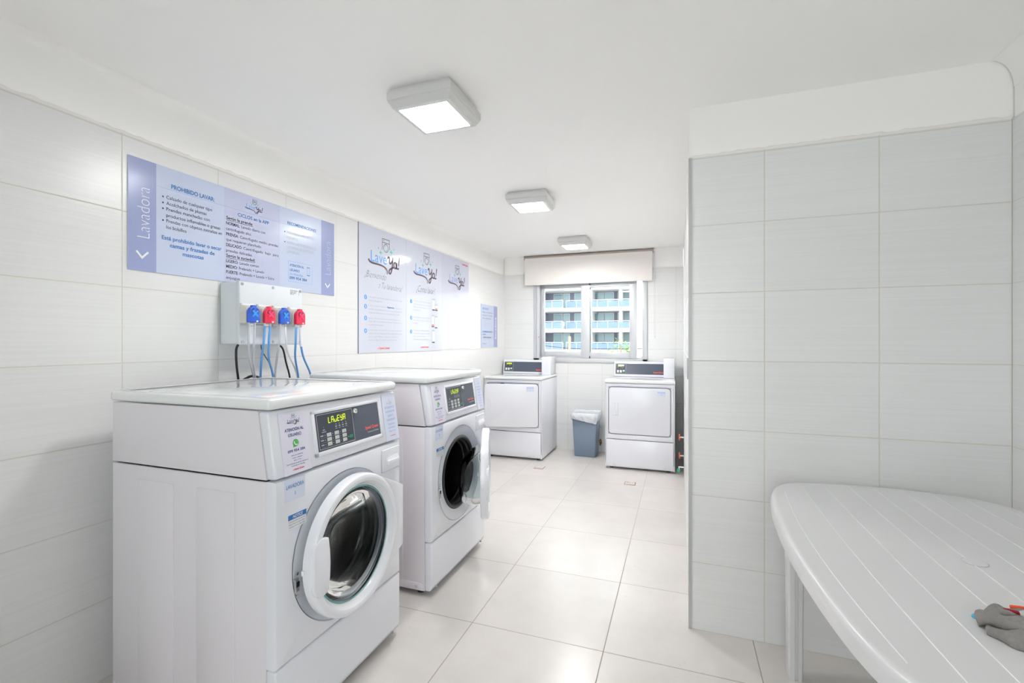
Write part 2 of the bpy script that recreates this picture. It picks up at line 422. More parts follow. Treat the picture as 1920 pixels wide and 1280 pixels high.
def logo(mb, fr, ca, cb, s, cl=None, blue=None, dark=None, teal=None, wt=1.0):
    """the shop's mark: a line-drawn washer with sparkles over the two-tone name and a swoosh; s=1 is 0.39 m wide"""
    blue = blue or M_lblue; dark = dark or M_plum; teal = teal or M_teal
    def q(x, y): return (ca + x * s, cb + y * s)
    w = .0048 * s * wt
    mb.line(fr, [q(-.035, .105), q(-.032, .19), q(.058, .19), q(.060, .118)], w, dark)
    mb.line(fr, [q(-.032, .163), q(.058, .163)], w, dark)
    mb.line(fr, [q(-.024, .178), q(-.008, .176)], w * .8, dark)
    mb.line(fr, [q(.014 + .030 * math.cos(t * PI / 12), .124 + .030 * math.sin(t * PI / 12)) for t in range(24)], w, dark, closed=True)
    mb.line(fr, [q(.014 + .019 * math.cos(t * PI / 12), .124 + .019 * math.sin(t * PI / 12)) for t in range(5, 12)], w, teal)
    mb.line(fr, [q(.014 + .019 * math.cos(t * PI / 12), .124 + .019 * math.sin(t * PI / 12)) for t in range(17, 24)], w, teal)
    star(mb, fr, *q(-.052, .080), .030 * s, teal); star(mb, fr, *q(.082, .105), .034 * s, teal)
    star(mb, fr, *q(-.080, .110), .015 * s, blue); star(mb, fr, *q(.118, .132), .015 * s, blue)
    txt(mb, fr, 'Lave', *q(-.170, .0), .080 * s, blue, w=.195 * s, bold=.0)
    # brush "Y a !"
    W_ = .0135 * s
    Y1 = bez((.036, .048), (.050, .078), (.066, .060), (.060, .035), 8) + bez((.060, .035), (.056, .010), (.078, .008), (.096, .040), 8)[1:]
    Y2 = bez((.106, .068), (.100, .020), (.096, -.030), (.078, -.055), 10) + bez((.078, -.055), (.062, -.072), (.046, -.052), (.060, -.034), 8)[1:] + bez((.060, -.034), (.080, -.016), (.105, -.014), (.118, -.004), 8)[1:]
    A1 = [(.136 + .019 * math.cos(t), .012 + .023 * math.sin(t)) for t in [R(60 + 25 * i) for i in range(15)]]
    A2 = bez((.155, .036), (.150, .0), (.152, -.014), (.170, -.010), 6)
    for P in (Y1, Y2, A1, A2): mb.line(fr, [q(*p) for p in P], W_, dark)
    mb.line(fr, [q(.193, .082), q(.184, .014)], lambda t: W_ * (1.15 - .5 * t), dark)
    mb.disc(fr, *q(.180, -.008), .009 * s, dark, n=12)
    mb.line(fr, [q(*p) for p in bez((-.196, .012), (-.19, -.014), (-.15, -.012), (-.085, -.012), 8) + bez((-.085, -.012), (.0, -.014), (.040, -.030), (.034, -.070), 12)[1:]], lambda t: (.016 - .007 * t) * s, dark)
    mb.line(fr, [q(*p) for p in bez((.0, -.032), (.014, -.042), (.020, -.056), (.018, -.072), 8)], .003 * s, dark)

def sqmark(mb, fr, a, b, cap, m, w, al='L', c=0):
    """the machine maker's red wordmark with its little round emblem"""
    a -= {'L': 0, 'C': w / 2, 'R': w}[al]
    e = w * .12
    mb.line(fr, [(a + e * .42 * (1 + math.cos(R(t))), b + cap * .5 + e * .42 * math.sin(R(t))) for t in range(-200, 80, 20)], e * .16, m, c)
    txt(mb, fr, 'Speed Queen', a + e * 1.2, b, cap, m, w=w - e * 1.2, bold=.03, shear=.12, c=c)

def empty(name, loc, label=None, cat=None, group=None, kind=None):
    o = bpy.data.objects.new(name, None); C.objects.link(o); o.location = loc; o.empty_display_size = .1
    return tag(o, label, cat, group, kind)
def tag(o, label=None, cat=None, group=None, kind=None):
    if label: o['label'] = label
    if cat: o['category'] = cat
    if group: o['group'] = group
    if kind: o['kind'] = kind
    return o
def structure(mb, name, label, cat, smooth=0, parent=None):
    o = mb.build(name, parent, smooth); return tag(o, label, cat, kind='structure')

# ------------------------------------------------------------------ the room
ZC = 2.375; ZT = 2.147; YP = 2.281; YB = 5.569; XR = 2.146; XN = 3.279; YF = -1.62
structure(MB().box(-.15, 3.45, YF - .15, YB + .15, -.12, 0, M_floor), 'floor', 'large beige porcelain floor tiles', 'floor')
structure(MB().box(-.15, 3.45, YF - .15, YB + .15, ZC, ZC + .15, M_ceil), 'ceiling', 'smooth white ceiling above the laundry room', 'ceiling')
def bead(mb, fr, L):   # rough bead of filler along the top of the tiles
    pts = []; n = int(L / .02)
    prof = [(0, -.004), (.003, -.003), (.004, .004), (.002, .010), (0, .012)]
    vs = []; k = len(prof)
    rn = random.Random(3)
    for i in range(n + 1):
        j = 1 + rn.uniform(-.25, .35)
        for a, b in prof: vs.append(fr.p(L * i / n, b * j, a * j))
    fs = [(i * k + q, (i + 1) * k + q, (i + 1) * k + q + 1, i * k + q + 1) for i in range(n) for q in range(k - 1)]
    mb.add(vs, fs, M_grout)
w = MB().box(-.15, -.006, YF, YB + .15, 0, ZC, M_paint).box(-.0061, 0, YF, YB, 0, ZT, M_tile_left)
bead(w, F((-.006, YF, ZT), (0, 1, 0), (0, 0, 1)), YB - YF)
structure(w, 'wall_left', 'long left wall of pale grey tiles with a white painted band above', 'wall')
# far wall with the window opening
WX0, WX1, WZ0, WZ1 = .394, 1.760, 1.056, 2.06
w = MB()
for x0, x1, z0, z1 in ((0, WX0, 0, ZT), (WX1, XR, 0, ZT), (WX0, WX1, 0, WZ0), (WX0, WX1, WZ1, ZT)):
    w.box(x0, x1, YB, YB + .14, z0, z1, M_tile_back)
w.box(0, XR, YB + .006, YB + .14, ZT, ZC, M_paint)
bead(w, F((0, YB + .006, ZT), (1, 0, 0), (0, 0, 1)), 0.01 + XR)
structure(w, 'wall_back', 'far tiled wall around the window', 'wall')
w = MB().box(XR, 3.45, YP, YP + .12, 0, ZT, M_tile_part).box(XR, 3.45, YP + .005, YP + .12, ZT, ZC, M_paint)
bead(w, F((XR, YP + .005, ZT), (1, 0, 0), (0, 0, 1)), XN - XR)
structure(w, 'wall_partition', 'pale tiled wall return beside the plastic table', 'wall')
w = MB().box(XR, XR + .12, YP + .121, YB + .14, 0, ZT, M_tile_right).box(XR + .004, XR + .12, YP + .121, YB + .14, ZT, ZC, M_paint)
structure(w, 'wall_right', 'right wall of the corridor by the dryers, seen edge on', 'wall')
w = MB().box(XN, 3.45, YF, YP - .001, 0, ZT, M_tile_right).box(XN + .006, 3.45, YF, YP - .001, ZT, ZC, M_paint)
structure(w, 'wall_near_right', 'tiled wall at the right edge behind the table', 'wall')
w = MB().box(-.006, 1.3, YF - .15, YF, 0, ZC, M_paint).box(2.7, XN + .006, YF - .15, YF, 0, ZC, M_paint).box(1.3, 2.7, YF - .15, YF, 2.22, ZC, M_paint)
structure(w, 'wall_front', 'wall behind the camera with a wide glazed door', 'wall')
# unseen glazed door behind the camera, added to let in daylight
d = empty('added_door', (2.0, YF - .08, 0), 'wide glazed sliding door', 'door', kind='structure')
m = MB()
for x in (1.3, 1.97, 2.64): m.box(x, x + .06, YF - .11, YF - .05, .02, 2.2, M_alu, .004)
m.box(1.3, 2.7, YF - .11, YF - .05, 0, .06, M_alu, .004).box(1.3, 2.7, YF - .11, YF - .05, 2.16, 2.22, M_alu, .004)
m.build('door_frame', d)
MB().box(1.36, 1.97, YF - .085, YF - .079, .06, 2.16, M_pane).build('door_glass', d)
MB().box(2.03, 2.64, YF - .085, YF - .079, .06, 2.16, M_pane).build('door_glass', d)
# aluminium corner bead, cove at the right
structure(MB().prism(XY, [(XR - .004, YP - .004), (XR + .010, YP - .004), (XR + .010, YP - .0005), (XR - .0005, YP - .0005), (XR - .0005, YP + .016), (XR - .004, YP + .016)], 0, ZT, M_alutrim), 'trim_1', 'grey metal corner bead on the edge of the tiled return', 'trim')
m = MB(); pts = [(XN + .006, ZC), (XN + .006, ZC - .11)]
for i in range(7):
    t = R(90 * i / 6); pts.append((XN + .006 - .066 * (1 - math.cos(t)) - .002, ZC - .11 + .11 * math.sin(t) - .001))
m.prism(F((0, YP - .0005, 0), (1, 0, 0), (0, 0, 1)), pts, 0, YP - YF - .002, M_paint)
structure(m, 'trim_2', 'soft plaster cove where the right wall meets the ceiling', 'trim', 40)
m = MB()
fr = F((0, YF + .001, 0), (1, 0, 0), (0, 0, 1))
pts = [(-.006, ZC), (-.006, ZC - .035)] + [(-.006 + .03 * (1 - math.cos(R(15 * i))), ZC - .035 + .035 * math.sin(R(15 * i))) for i in range(7)]
m.prism(fr, pts, -(YB - YF - .002), 0, M_paint)
structure(m, 'trim_3', 'small rounded plaster joint along the left edge of the ceiling', 'trim', 40)

# ------------------------------------------------------------------ far window
wn = empty('window_1', (1.077, YB, WZ0), 'aluminium sliding window looking onto a block of flats', 'window', kind='structure')
y0, y1 = YB - .012, YB + .10
m = MB().box(WX0 + .002, WX0 + .075, y0, y1, WZ0 + .002, WZ1, M_alu, .003).box(WX1 - .058, WX1 - .002, y0, y1, WZ0 + .002, WZ1, M_alu, .003)
m.box(WX0 + .002, WX1 - .002, y0, y1, WZ0 + .002, WZ0 + .05, M_alu, .003).box(WX0 + .002, WX1 - .002, y0, y1, 2.02, WZ1, M_alu, .003)
m.box(WX0 + .07, WX1 - .055, YB + .035, YB + .040, WZ0 + .04, WZ0 + .066, M_alu).box(WX0 + .033, WX0 + .037, y0 - .002, y0 + .01, WZ0 + .05, 2.02, M_edge)
m.build('window_frame', wn)
def sash(name, xa, xb, ya, yb, sl, sr, zb=1.19, zt=1.965, z0=1.108, z1=2.02):
    f = MB().box(xa, xa + sl, ya, yb, z0, z1, M_alu, .003).box(xb - sr, xb, ya, yb, z0, z1, M_alu, .003)
    f.box(xa + sl, xb - sr, ya + .002, yb - .002, z0, zb, M_alu, .003).box(xa + sl, xb - sr, ya + .002, yb - .002, zt, z1, M_alu, .003)
    o = f.build(name, wn)
    MB().box(xa + sl - .004, xb - sr + .004, (ya + yb) / 2 - .002, (ya + yb) / 2 + .002, zb - .004, zt + .004, M_pane).build('window_pane', o)
    return o
sash('sliding_sash', .470, 1.10, YB + .052, YB + .086, .048, .07)
s2 = sash('sliding_sash', .985, 1.640, YB + .004, YB + .034, .104, .082, zb=1.182, zt=1.955)
MB().box(1.088, 1.098, YB - .001, YB + .004, 1.985, 2.02, M_black).box(1.088, 1.098, YB - .001, YB + .004, 1.108, 1.135, M_black).build('rubber_stop', s2)
MB().box(.458, .466, YB - .018, YB - .012, 1.36, 1.372, M_red).build('lock_mark', wn)

# roller blind
bl = empty('roller_blind', (1.055, YB - .05, 2.36), 'cream roller blind half lowered over the far window', 'blind')
m = MB(); n = 40; vs = []
for i in range(n + 1):
    x = .292 + 1.522 * i / n
    for z in (2.352, 2.23, 2.12, 2.012): vs.append((x, YB - .05 + .004 * math.sin(i * .7) * (2.36 - z) * 2, z))
fs = [(i * 4 + k, (i + 1) * 4 + k, (i + 1) * 4 + k + 1, i * 4 + k + 1) for i in range(n) for k in range(3)]
m.add(vs, fs, M_blind); m.add([v + Vector((0, .0025, 0)) for v in m.v[:len(vs)]], [f[::-1] for f in fs], M_blind)
m.box(.292, 1.814, YB - .054, YB - .044, 2.003, 2.018, M_blind, .002)
m.build('blind_fabric', bl)
MB().cyl((.288, YB - .035, 2.347), (1.822, YB - .035, 2.347), .017, M_taupe).build('roller_tube', bl)
MB().box(.280, .290, YB - .055, YB + .005, 2.325, 2.37, M_taupe, .002).build('bracket', bl)
MB().box(1.820, 1.830, YB - .055, YB + .005, 2.325, 2.37, M_taupe, .002).build('bracket', bl)
MB().tube([(1.835, YB - .05, 2.34), (1.834, YB - .048, 1.8), (1.836, YB - .045, 1.38), (1.846, YB - .045, 1.37), (1.848, YB - .045, 1.4), (1.846, YB - .045, 1.9), (1.842, YB - .05, 2.34)], .0018, M_lgrey, 6).build('pull_chain', bl)

# ------------------------------------------------------------------ ceiling lamps
def lamp(cx, cy, e, label, rz=0):
    r = empty('ceiling_lamp', (cx, cy, ZC), label, 'lamp', 'square ceiling lamps')
    fr = F((cx, cy, ZC), (math.cos(rz), math.sin(rz), 0), (math.sin(rz), -math.cos(rz), 0))   # n points down
    def sq(h, c): return [fr.p(a * h, b * h, c) for a, b in ((-1, -1), (1, -1), (1, 1), (-1, 1))]
    prof = [(.136, 0), (.136, .012), (.143, .012), (.143, .022), (.150, .022), (.150, .052), (.146, .054), (.146, .060), (.143, .064), (.132, .082), (.115, .085), (.114, .079)]
    m = MB(); vs = [q for h, c in prof for q in sq(h, c)]
    fs = [(4 * i + k, 4 * i + (k + 1) % 4, 4 * i + 4 + (k + 1) % 4, 4 * i + 4 + k) for i in range(len(prof) - 1) for k in range(4)]
    m.add(vs, fs, M_lamp); m.build('housing', r, 20)
    m = MB(); m.fbox(fr, -.1135, .1135, -.1135, .1135, .070, .0815, diffuser_mat(0, e), .002); m.build('diffuser', r)
    MB().line(fr, [(-.1145, -.1145), (.1145, -.1145), (.1145, .1145), (-.1145, .1145)], .0025, M_edge, .0852, closed=True).build('gasket', r)
    return r
lamp(1.095, 1.815, LAMP_L[0], 'nearest square ceiling lamp, dimmer than the others')
lamp(1.080, 3.262, LAMP_L[1], 'middle square ceiling lamp between the nearest one and the window one', R(3))
lamp(1.085, 4.78, LAMP_L[2], 'farthest square ceiling lamp just in front of the window blind')
lamp(2.75, -.75, LAMP_L[3], 'square ceiling lamp behind the camera')  # extra lamp out of view, added to brighten the near room

# ------------------------------------------------------------------ washers
def washer(xf, y0, num, phi, label, cat='washing machine'):
    Wd = .683; xb = xf - .78
    r = empty('washing_machine', (xf - .39, y0 + Wd / 2, 0), label, cat, 'front loading washing machines')
    FF = F((xf, y0, 0), (0, 1, 0), (0, 0, 1))            # front face
    SF = F((0, y0, 0), (1, 0, 0), (0, 0, 1))             # side face, normal -y
    # body shell
    m = MB()
    m.box(xb, xf - .042, y0 + .002, y0 + .012, .028, .868, M_side, .003)
    m.box(xb, xf - .042, y0 + Wd - .012, y0 + Wd - .002, .028, .868, M_side, .003)
    m.box(xb, xb + .01, y0 + .008, y0 + Wd - .008, .028, .868, M_side).box(xb, xf - .05, y0 + .008, y0 + Wd - .008, .028, .038, M_side)
    dx = xf - .925
    for a0, a1 in ((.286, .468), (.579, .753)):
        m.fbox(SF, a0 + dx, a1 + dx, .07, .822, -.003, .0015, M_side, .0045, 2)
    m.build('cabinet', r)
    # kick strip at the foot of the side, with screw
    m = MB().prism(SF, [(xb + .01, .030), (xf - .05, .030), (xf - .05, .058), (xf - .065, .068), (xb + .01, .068)], -.004, .0012, M_side, .001)
    m.cyl((xf - .09, y0 - .003, .048), (xf - .09, y0 + .004, .048), .006, M_steel); m.build('kick_plate', r)
    # upper housing
    m = MB().prism(SF, [(xb, .874), (xf - .040, .874), (xf - .077, 1.090), (xb, 1.090)], -(Wd - .002), -.002, M_side, .002)
    m.build('upper_housing', r)
    # control console
    m = MB().prism(SF, [(xf - .0385, .874), (xf, .878), (xf - .032, 1.088), (xf - .0755, 1.090)], -Wd, 0, M_enamel, .010, 3)
    con = m.build('control_console', r)
    # lid
    m = MB().box(xb - .004, xf - .022, y0 - .005, y0 + Wd + .005, 1.094, 1.130, M_lid, .012, 3)
    top = m.build('lid', r)
    m = MB(); b = bmesh.new()
    # raised rolled rim round the pressed top
    x0_, x1_, ya, yb = xb + .006, xf - .032, y0 + .005, y0 + Wd - .005
    prof = [(0, 1.126), (.004, 1.1315), (.012, 1.133), (.020, 1.1315), (.030, 1.1305)]
    vs = []; fs = []
    for d_, z in prof: vs += [(x0_ + d_, ya + d_, z), (x1_ - d_, ya + d_, z), (x1_ - d_, yb - d_, z), (x0_ + d_, yb - d_, z)]
    for i in range(len(prof) - 1):
        for k in range(4): fs.append((4 * i + k, 4 * i + (k + 1) % 4, 4 * i + 4 + (k + 1) % 4, 4 * i + 4 + k))
    b.free(); m.add(vs, fs, M_lid); m.build('rim', top)
    # front panel with the round opening
    ca, cb = .330, .563
    m = MB().platehole(FF, 0, Wd, .2835, .8705, ca, cb, .262, -.040, 0, M_enamel, .009)
    fp = m.build('front_panel', r)
    m = MB().lathe(FF.off(ca, cb), [(.2625, -.001), (.258, -.003), (.250, -.005), (.222, -.007), (.206, -.008), (.2035, -.016), (.2035, -.038), (.262, -.040)], M_recess, 96)
    m.build('door_recess', fp)
    # lower panel
    m = MB().prism(SF, [(xf - .042, .030), (xf - .012, .030), (xf, .055), (xf, .2795), (xf - .042, .2795)], -Wd, 0, M_enamel, .008, 3)
    m.cyl((xf - .012, y0 + .05, .036), (xf + .0005, y0 + .05, .040), .005, M_steel).cyl((xf - .012, y0 + Wd - .05, .036), (xf + .0005, y0 + Wd - .05, .040), .005, M_steel)
    m.build('lower_panel', r)
    # opening: gasket, drum
    ar = []
    for i in range(13):
        t = R(-60 + 25 * i); ar.append((.193 + .011 * math.cos(t), -.012 + .011 * math.sin(t)))
    m = MB().lathe(FF.off(ca, cb), ar + [(.176, -.03), (.174, -.05), (.180, -.058), (.174, -.066), (.180, -.078), (.215, -.084)], M_black, 96)
    m.build('door_gasket', r)
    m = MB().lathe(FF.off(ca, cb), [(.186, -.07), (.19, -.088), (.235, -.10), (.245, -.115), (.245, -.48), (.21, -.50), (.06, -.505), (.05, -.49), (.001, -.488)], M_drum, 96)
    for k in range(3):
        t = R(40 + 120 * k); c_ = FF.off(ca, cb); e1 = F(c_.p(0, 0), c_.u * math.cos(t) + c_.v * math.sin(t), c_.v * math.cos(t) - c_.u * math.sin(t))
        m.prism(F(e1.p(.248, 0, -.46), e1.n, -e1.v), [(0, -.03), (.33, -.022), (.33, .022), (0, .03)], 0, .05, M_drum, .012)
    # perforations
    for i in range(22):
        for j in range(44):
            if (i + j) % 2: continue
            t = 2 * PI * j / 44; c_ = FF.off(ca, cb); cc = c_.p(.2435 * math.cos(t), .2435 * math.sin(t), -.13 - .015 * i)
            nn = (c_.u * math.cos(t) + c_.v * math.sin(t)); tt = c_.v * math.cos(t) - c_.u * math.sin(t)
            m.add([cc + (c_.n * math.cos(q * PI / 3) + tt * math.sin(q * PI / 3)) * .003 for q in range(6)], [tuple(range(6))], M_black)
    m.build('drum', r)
    # door, hinged on the right
    ha = .645
    c0 = .013
    hp = FF.p(ha, cb, c0 - .004)
    D = F(hp, (-math.sin(phi), math.cos(phi), 0), (0, 0, 1)).off(ca - ha, 0, .004)   # centre of the door
    T = R(64)
    def ro(t):
        t = (t + PI) % (2 * PI) - PI; a_ = abs(t)
        if a_ > T: return .249
        th = math.acos(.249 / math.hypot(.306, .13)); ang = math.atan2(.13, .306); tt = ang + th
        if a_ > ang: return .249 / math.cos(a_ - tt) if a_ < tt else .249
        return .306 / math.cos(a_)
    m = MB()
    m.ring(D, ro, .206, .006, .020, M_plastic, 120)
    m.lathe(D, [(.206, .004), (.244, 0), (.2495, .004), (.2505, .020), (.2495, .034), (.245, .0415), (.238, .0445), (.230, .0445), (.222, .042), (.213, .030), (.2085, .022), (.2065, .012), (.206, .004)], M_plastic, 96)
    # flare blending into the hinge edge
    pts = []
    hull = [(.249 * math.cos(R(58)), .249 * math.sin(R(58))), (.306, .128), (.306, -.128), (.249 * math.cos(R(58)), -.249 * math.sin(R(58)))]
    inner = [(.235 * math.cos(R(t)), .235 * math.sin(R(t))) for t in range(-54, 55, 6)]
    m.prism(D, hull + inner, .004, .034, M_plastic, .004)
    m.disc(D.off(.272, -.03), 0, 0, .003, M_white, .0345)
    dr = m.build('door', r)
    m = MB()
    outl = [(-.243, .062), (-.236, .082), (-.212, .098), (-.176, .090), (-.169, .045), (-.167, 0), (-.169, -.045), (-.176, -.090), (-.212, -.100), (-.236, -.082), (-.243, -.062)]
    m.prism(D, outl, .030, .0475, M_plastic, .004, 2)
    m.build('door_handle', dr)
    sh = lambda c: .42 * c if c < 0 else 0
    op = [(.209, .016), (.200, .018), (.186, .014), (.178, 0), (.168, -.03), (.152, -.07), (.125, -.105), (.085, -.122), (.001, -.126)]
    ip = [(.001, -.118), (.083, -.114), (.119, -.098), (.145, -.066), (.161, -.028), (.171, .002), (.182, .009), (.198, .010), (.209, .008), (.209, .016)]
    m = MB().lathe(D, op + ip, M_glass, 96, shift=sh); m.build('door_glass', dr)
    MB().lathe(D, [(.2075, .0165), (.1985, .0195), (.1985, .0185), (.2075, .015)], mat('green_glass_edge', (.12, .36, .34), .08, coat=.5), 96).build('glass_edge', dr)
    m = MB().fbox(D, -.256, -.244, -.012, .006, .004, .014, M_white, .002); m.build('latch_tongue', dr)
    # hinge
    MB().fbox(FF, ha - .02, ha + .012, cb - .09, cb + .09, -.004, .006, M_steel, .002).build('hinge', r)
    # latch plate in the recess
    m = MB().fbox(FF, .073, .095, .492, .535, -.008, .003, M_steel, .002).fbox(FF, .080, .092, .508, .525, .0025, .0045, M_black)
    for z in (.478, .552): m.cyl(FF.p(.084, z, -.006), FF.p(.084, z, .004), .005, M_chrome)
    m.build('latch_plate', r)
    # detergent drawer
    m = MB()
    m.fbox(FF, .545, .675, .757, .852, -.004, .0035, M_enamel, .006, 3)
    dd = m.build('detergent_drawer', r)
    MB().line(FF, [(.5445, .7565), (.6755, .7565), (.6755, .8525), (.5445, .8525)], .0018, M_grey, .0006, closed=True).build('drawer_seam', dd)
    m = MB()
    pr = [(.570, .783), (.572, .812), (.590, .822), (.650, .824), (.664, .820), (.664, .783)]
    m.prism(FF, pr, .0036, .0046, M_plastic)
    vs = [FF.p(.578, .810, .0048), FF.p(.600, .819, .0048), FF.p(.658, .819, .0048), FF.p(.658, .803, .012), FF.p(.585, .790, .012)]
    m.add(vs, [(0, 1, 2, 3, 4)], M_plastic)
    m.fbox(FF, .576, .662, .782, .803, .004, .014, M_plastic, .004, 2)
    m.build('drawer_grip', dd)
    # control panel on the sloping console
    sl = Vector((-.032, 0, .210)).normalized()
    K = F((xf, y0, .878), (0, 1, 0), sl)
    m = MB()
    a0, a1, b0, b1 = .172, .560, .030, .190
    for q in ((a0, a1, b0, b0 + .016), (a0, a1, b1 - .012, b1), (a0, a0 + .014, b0, b1), (a1 - .014, a1, b0, b1)):
        m.fbox(K, q[0], q[1], q[2], q[3], -.002, .006, M_bezel if q[1] - q[0] < 0 else M_enamel, .003, 2)
    m.build('panel_bezel', con)
    m = MB().fbox(K, .184, .548, .044, .180, -.002, .0025, M_panel2, 0)
    m.build('control_panel', con)
    k = K.off(.184, .044, .0032); PW, PH = .364, .136
    m = MB()
    m.rect(k, PW * .545, PW, 0, PH, M_panel, -.0003)
    m.line(k, [(PW * .03, PH * .06), (PW * .545, PH * .06), (PW * .545, PH * .95), (PW * .03, PH * .95)], .0016, M_lgrey, closed=True)
    disp = m.build('panel_overlay', con)
    m = MB()
    # seven-segment style word: L A u E Y A
    def seg(ch, a, b, w_, h_):
        q = {'L': 'fed', 'A': 'efabcg', 'u': 'edc', 'E': 'afged', 'Y': 'fgbcd', 'R': 'efabcg'}[ch]
        P = {'a': ((0, 1), (1, 1)), 'b': ((1, 1), (1, .5)), 'c': ((1, .5), (1, 0)), 'd': ((0, 0), (1, 0)), 'e': ((0, .5), (0, 0)), 'f': ((0, 1), (0, .5)), 'g': ((0, .5), (1, .5))}
        for s_ in q:
            (x0, y0_), (x1, y1_) = P[s_]
            sk = .18 * h_
            m.line(k, [(a + x0 * w_ + sk * y0_ * .4, b + y0_ * h_), (a + x1 * w_ + sk * y1_ * .4, b + y1_ * h_)], (.0023 if w_ > .007 else .002), M_led)
    x = PW * .185
    for ch in 'LAuEYA':
        seg(ch, x, PH * .70, .0098, .020); x += .0158
    m.build('display_digits', con)
    m = MB()
    for i, ca_ in enumerate((.285, .335, .385, .435)):
        m.rect(k, PW * ca_ - .0012, PW * ca_ + .0012, PH * .615, PH * .64, M_white)
        m.rect(k, PW * ca_ - .004, PW * ca_ + .004, PH * .55, PH * .585, M_grey); m.rect(k, PW * ca_ - .005, PW * ca_ + .005, PH * .505, PH * .52, M_grey)
    m.rect(k, PW * .11 - .0014, PW * .11 + .0014, PH * .60, PH * .625, M_wgreen)
    m.rect(k, PW * .11 - .005, PW * .11 + .005, PH * .53, PH * .555, M_grey); m.rect(k, PW * .11 - .011, PW * .11 + .011, PH * .48, PH * .50, M_grey)
    rows = (.395, .275, .155)
    for b_ in rows:
        m.rect(k, PW * .055, PW * .095, PH * (b_ - .01), PH * (b_ + .02), M_grey)
        for c_ in (.145, .255, .365): m.rect(k, PW * c_ - .012, PW * c_ - .0095, PH * b_ - .001, PH * b_ + .0015, M_white)
        m.line(k, [(PW * .055, PH * (b_ - .055)), (PW * .40, PH * (b_ - .055))], .0006, M_grey)
    m.rect(k, PW * .456 - .003, PW * .456 - .0005, PH * .19, PH * .21, M_white)
    m.build('panel_print', con)
    m = MB()
    txt(m, k, 'Speed Queen', PW * .965, PH * .26, .0115, M_redp, w=PW * .235, al='R', bold=.03, shear=.12)
    txt(m, k, 'Commercial Washer', PW * .965, PH * .15, .0062, M_lgrey, w=PW * .20, al='R')
    m.build('brand_lettering', con)
    for b_ in rows:
        for c_ in (.172, .282, .392):
            q = MB().fbox(k, PW * c_ - .0115, PW * c_ + .0115, PH * b_ - .0062, PH * b_ + .0062, -.0005, .0012, M_key, .001, 1)
            for dd_ in (-.002, .002): q.rect(k, PW * c_ - .006, PW * c_ + .006, PH * b_ + dd_ - .0007, PH * b_ + dd_ + .0007, M_grey, .0014)
            q.build('key_button', con)
    MB().fbox(k, PW * .462, PW * .520, PH * .155, PH * .235, -.0005, .0012, M_green, .001, 1).build('start_button', con)
    lk = k.off(PW * .580, PH * .865)
    m = MB().lathe(lk, [(.0105, 0), (.0105, .006), (.009, .009), (.006, .009), (.0055, .007), (.001, .007)], M_chrome, 32)
    m.line(lk, [(.0042 * math.cos(t), .0042 * math.sin(t)) for t in [R(30 * i) for i in range(11)]], .0012, M_black, .0094)
    m.build('key_lock', con)
    # taped-on notices
    st = MB().fbox(K, .034, .151, .002, .203, .0008, .0022, M_paper, 0).build('user_notice', con)
    k2 = K.off(.034, .002, .0026); m = MB()
    logo(m, k2, .058, .166, .135, blue=M_navy, dark=M_ink, wt=1.3)
    txt(m, k2, 'ATENCI\u00d3N AL', .0585, .138, .0095, M_navy, w=.080, al='C', bold=.02)
    txt(m, k2, 'USUARIO', .0585, .121, .0095, M_navy, w=.055, al='C', bold=.02)
    m.disc(k2, .0585, .098, .0125, M_wgreen, n=28); m.poly(k2, [(.048, .094), (.0465, .084), (.056, .0865)], M_wgreen)
    m.line(k2, bez((.0525, .104), (.052, .094), (.058, .090), (.066, .0915), 8), .0042, M_paper, .0002)
    txt(m, k2, '099 954 384', .0585, .070, .0082, M_navy, w=.073, al='C', bold=.02)
    for t_, b_, w_ in (('Atenci\u00f3n telef\u00f3nica', .058, .050), ('Lunes a Viernes', .0495, .041), ('8:30 a 17 hrs.', .041, .032), ('Fuera de horario de atenci\u00f3n agradecemos', .0325, .092), ('nos escriban por WhatsApp', .025, .058)):
        txt(m, k2, t_, .0585, b_, .0034, M_navy, w=w_, al='C', bold=.01)
    sqmark(m, k2, .0585, .012, .0050, M_red, .048, 'C')
    m.build('notice_print', st)
    st = MB().fbox(K, .580, .677, .004, .203, .0008, .0022, M_label, 0).build('soap_notice', con)
    k2 = K.off(.580, .004, .0026); m = MB(); cx = .050
    logo(m, k2, cx, .160, .10, blue=M_lgrey, dark=M_grey, teal=M_lgrey)
    for t_, b_, w_, mm, h_ in (('ESTE EQUIPO SE', .138, .070, M_lavnd, .0078), ('AUTODOSIFICA', .120, .068, M_lavnd, .0078), ('JAB\u00d3N Y', .102, .040, M_lavnd, .0078), ('SUAVIZANTE', .084, .058, M_lavnd, .0078), ('POR FAVOR', .066, .044, M_lavnd, .0058), ('NO AGREGAR', .051, .050, M_lavnd, .0058), ('PRODUCTOS', .036, .048, M_lavnd, .0058)):
        txt(m, k2, t_, cx, b_, h_, mm, w=w_, al='C', bold=.005)
    sqmark(m, k2, cx, .018, .0045, M_redp, .040, 'C')
    m.build('notice_print', st)
    st = MB().fbox(FF, .034, .118, .797, .866, .0005, .0016, M_label, 0).build('number_label', fp)
    k2 = FF.off(.034, .797, .002); m = MB()
    txt(m, k2, 'LAVADORA', .042, .041, .0125, M_blue, w=.074, al='C', bold=.005)
    txt(m, k2, num, .042, .016, .013, M_blue, al='C')
    m.build('label_print', st)
    st = MB().fbox(FF, .047, .124, .706, .752, .0005, .0012, M_white, 0).build('warning_label', fp)
    k2 = FF.off(.047, .706, .0016); m = MB()
    m.rect(k2, 0, .077, .0295, .046, M_blue)
    txt(m, k2, 'NOTICE', .040, .033, .0095, M_white, w=.042, al='C', bold=.02, shear=.15, c=.0004)
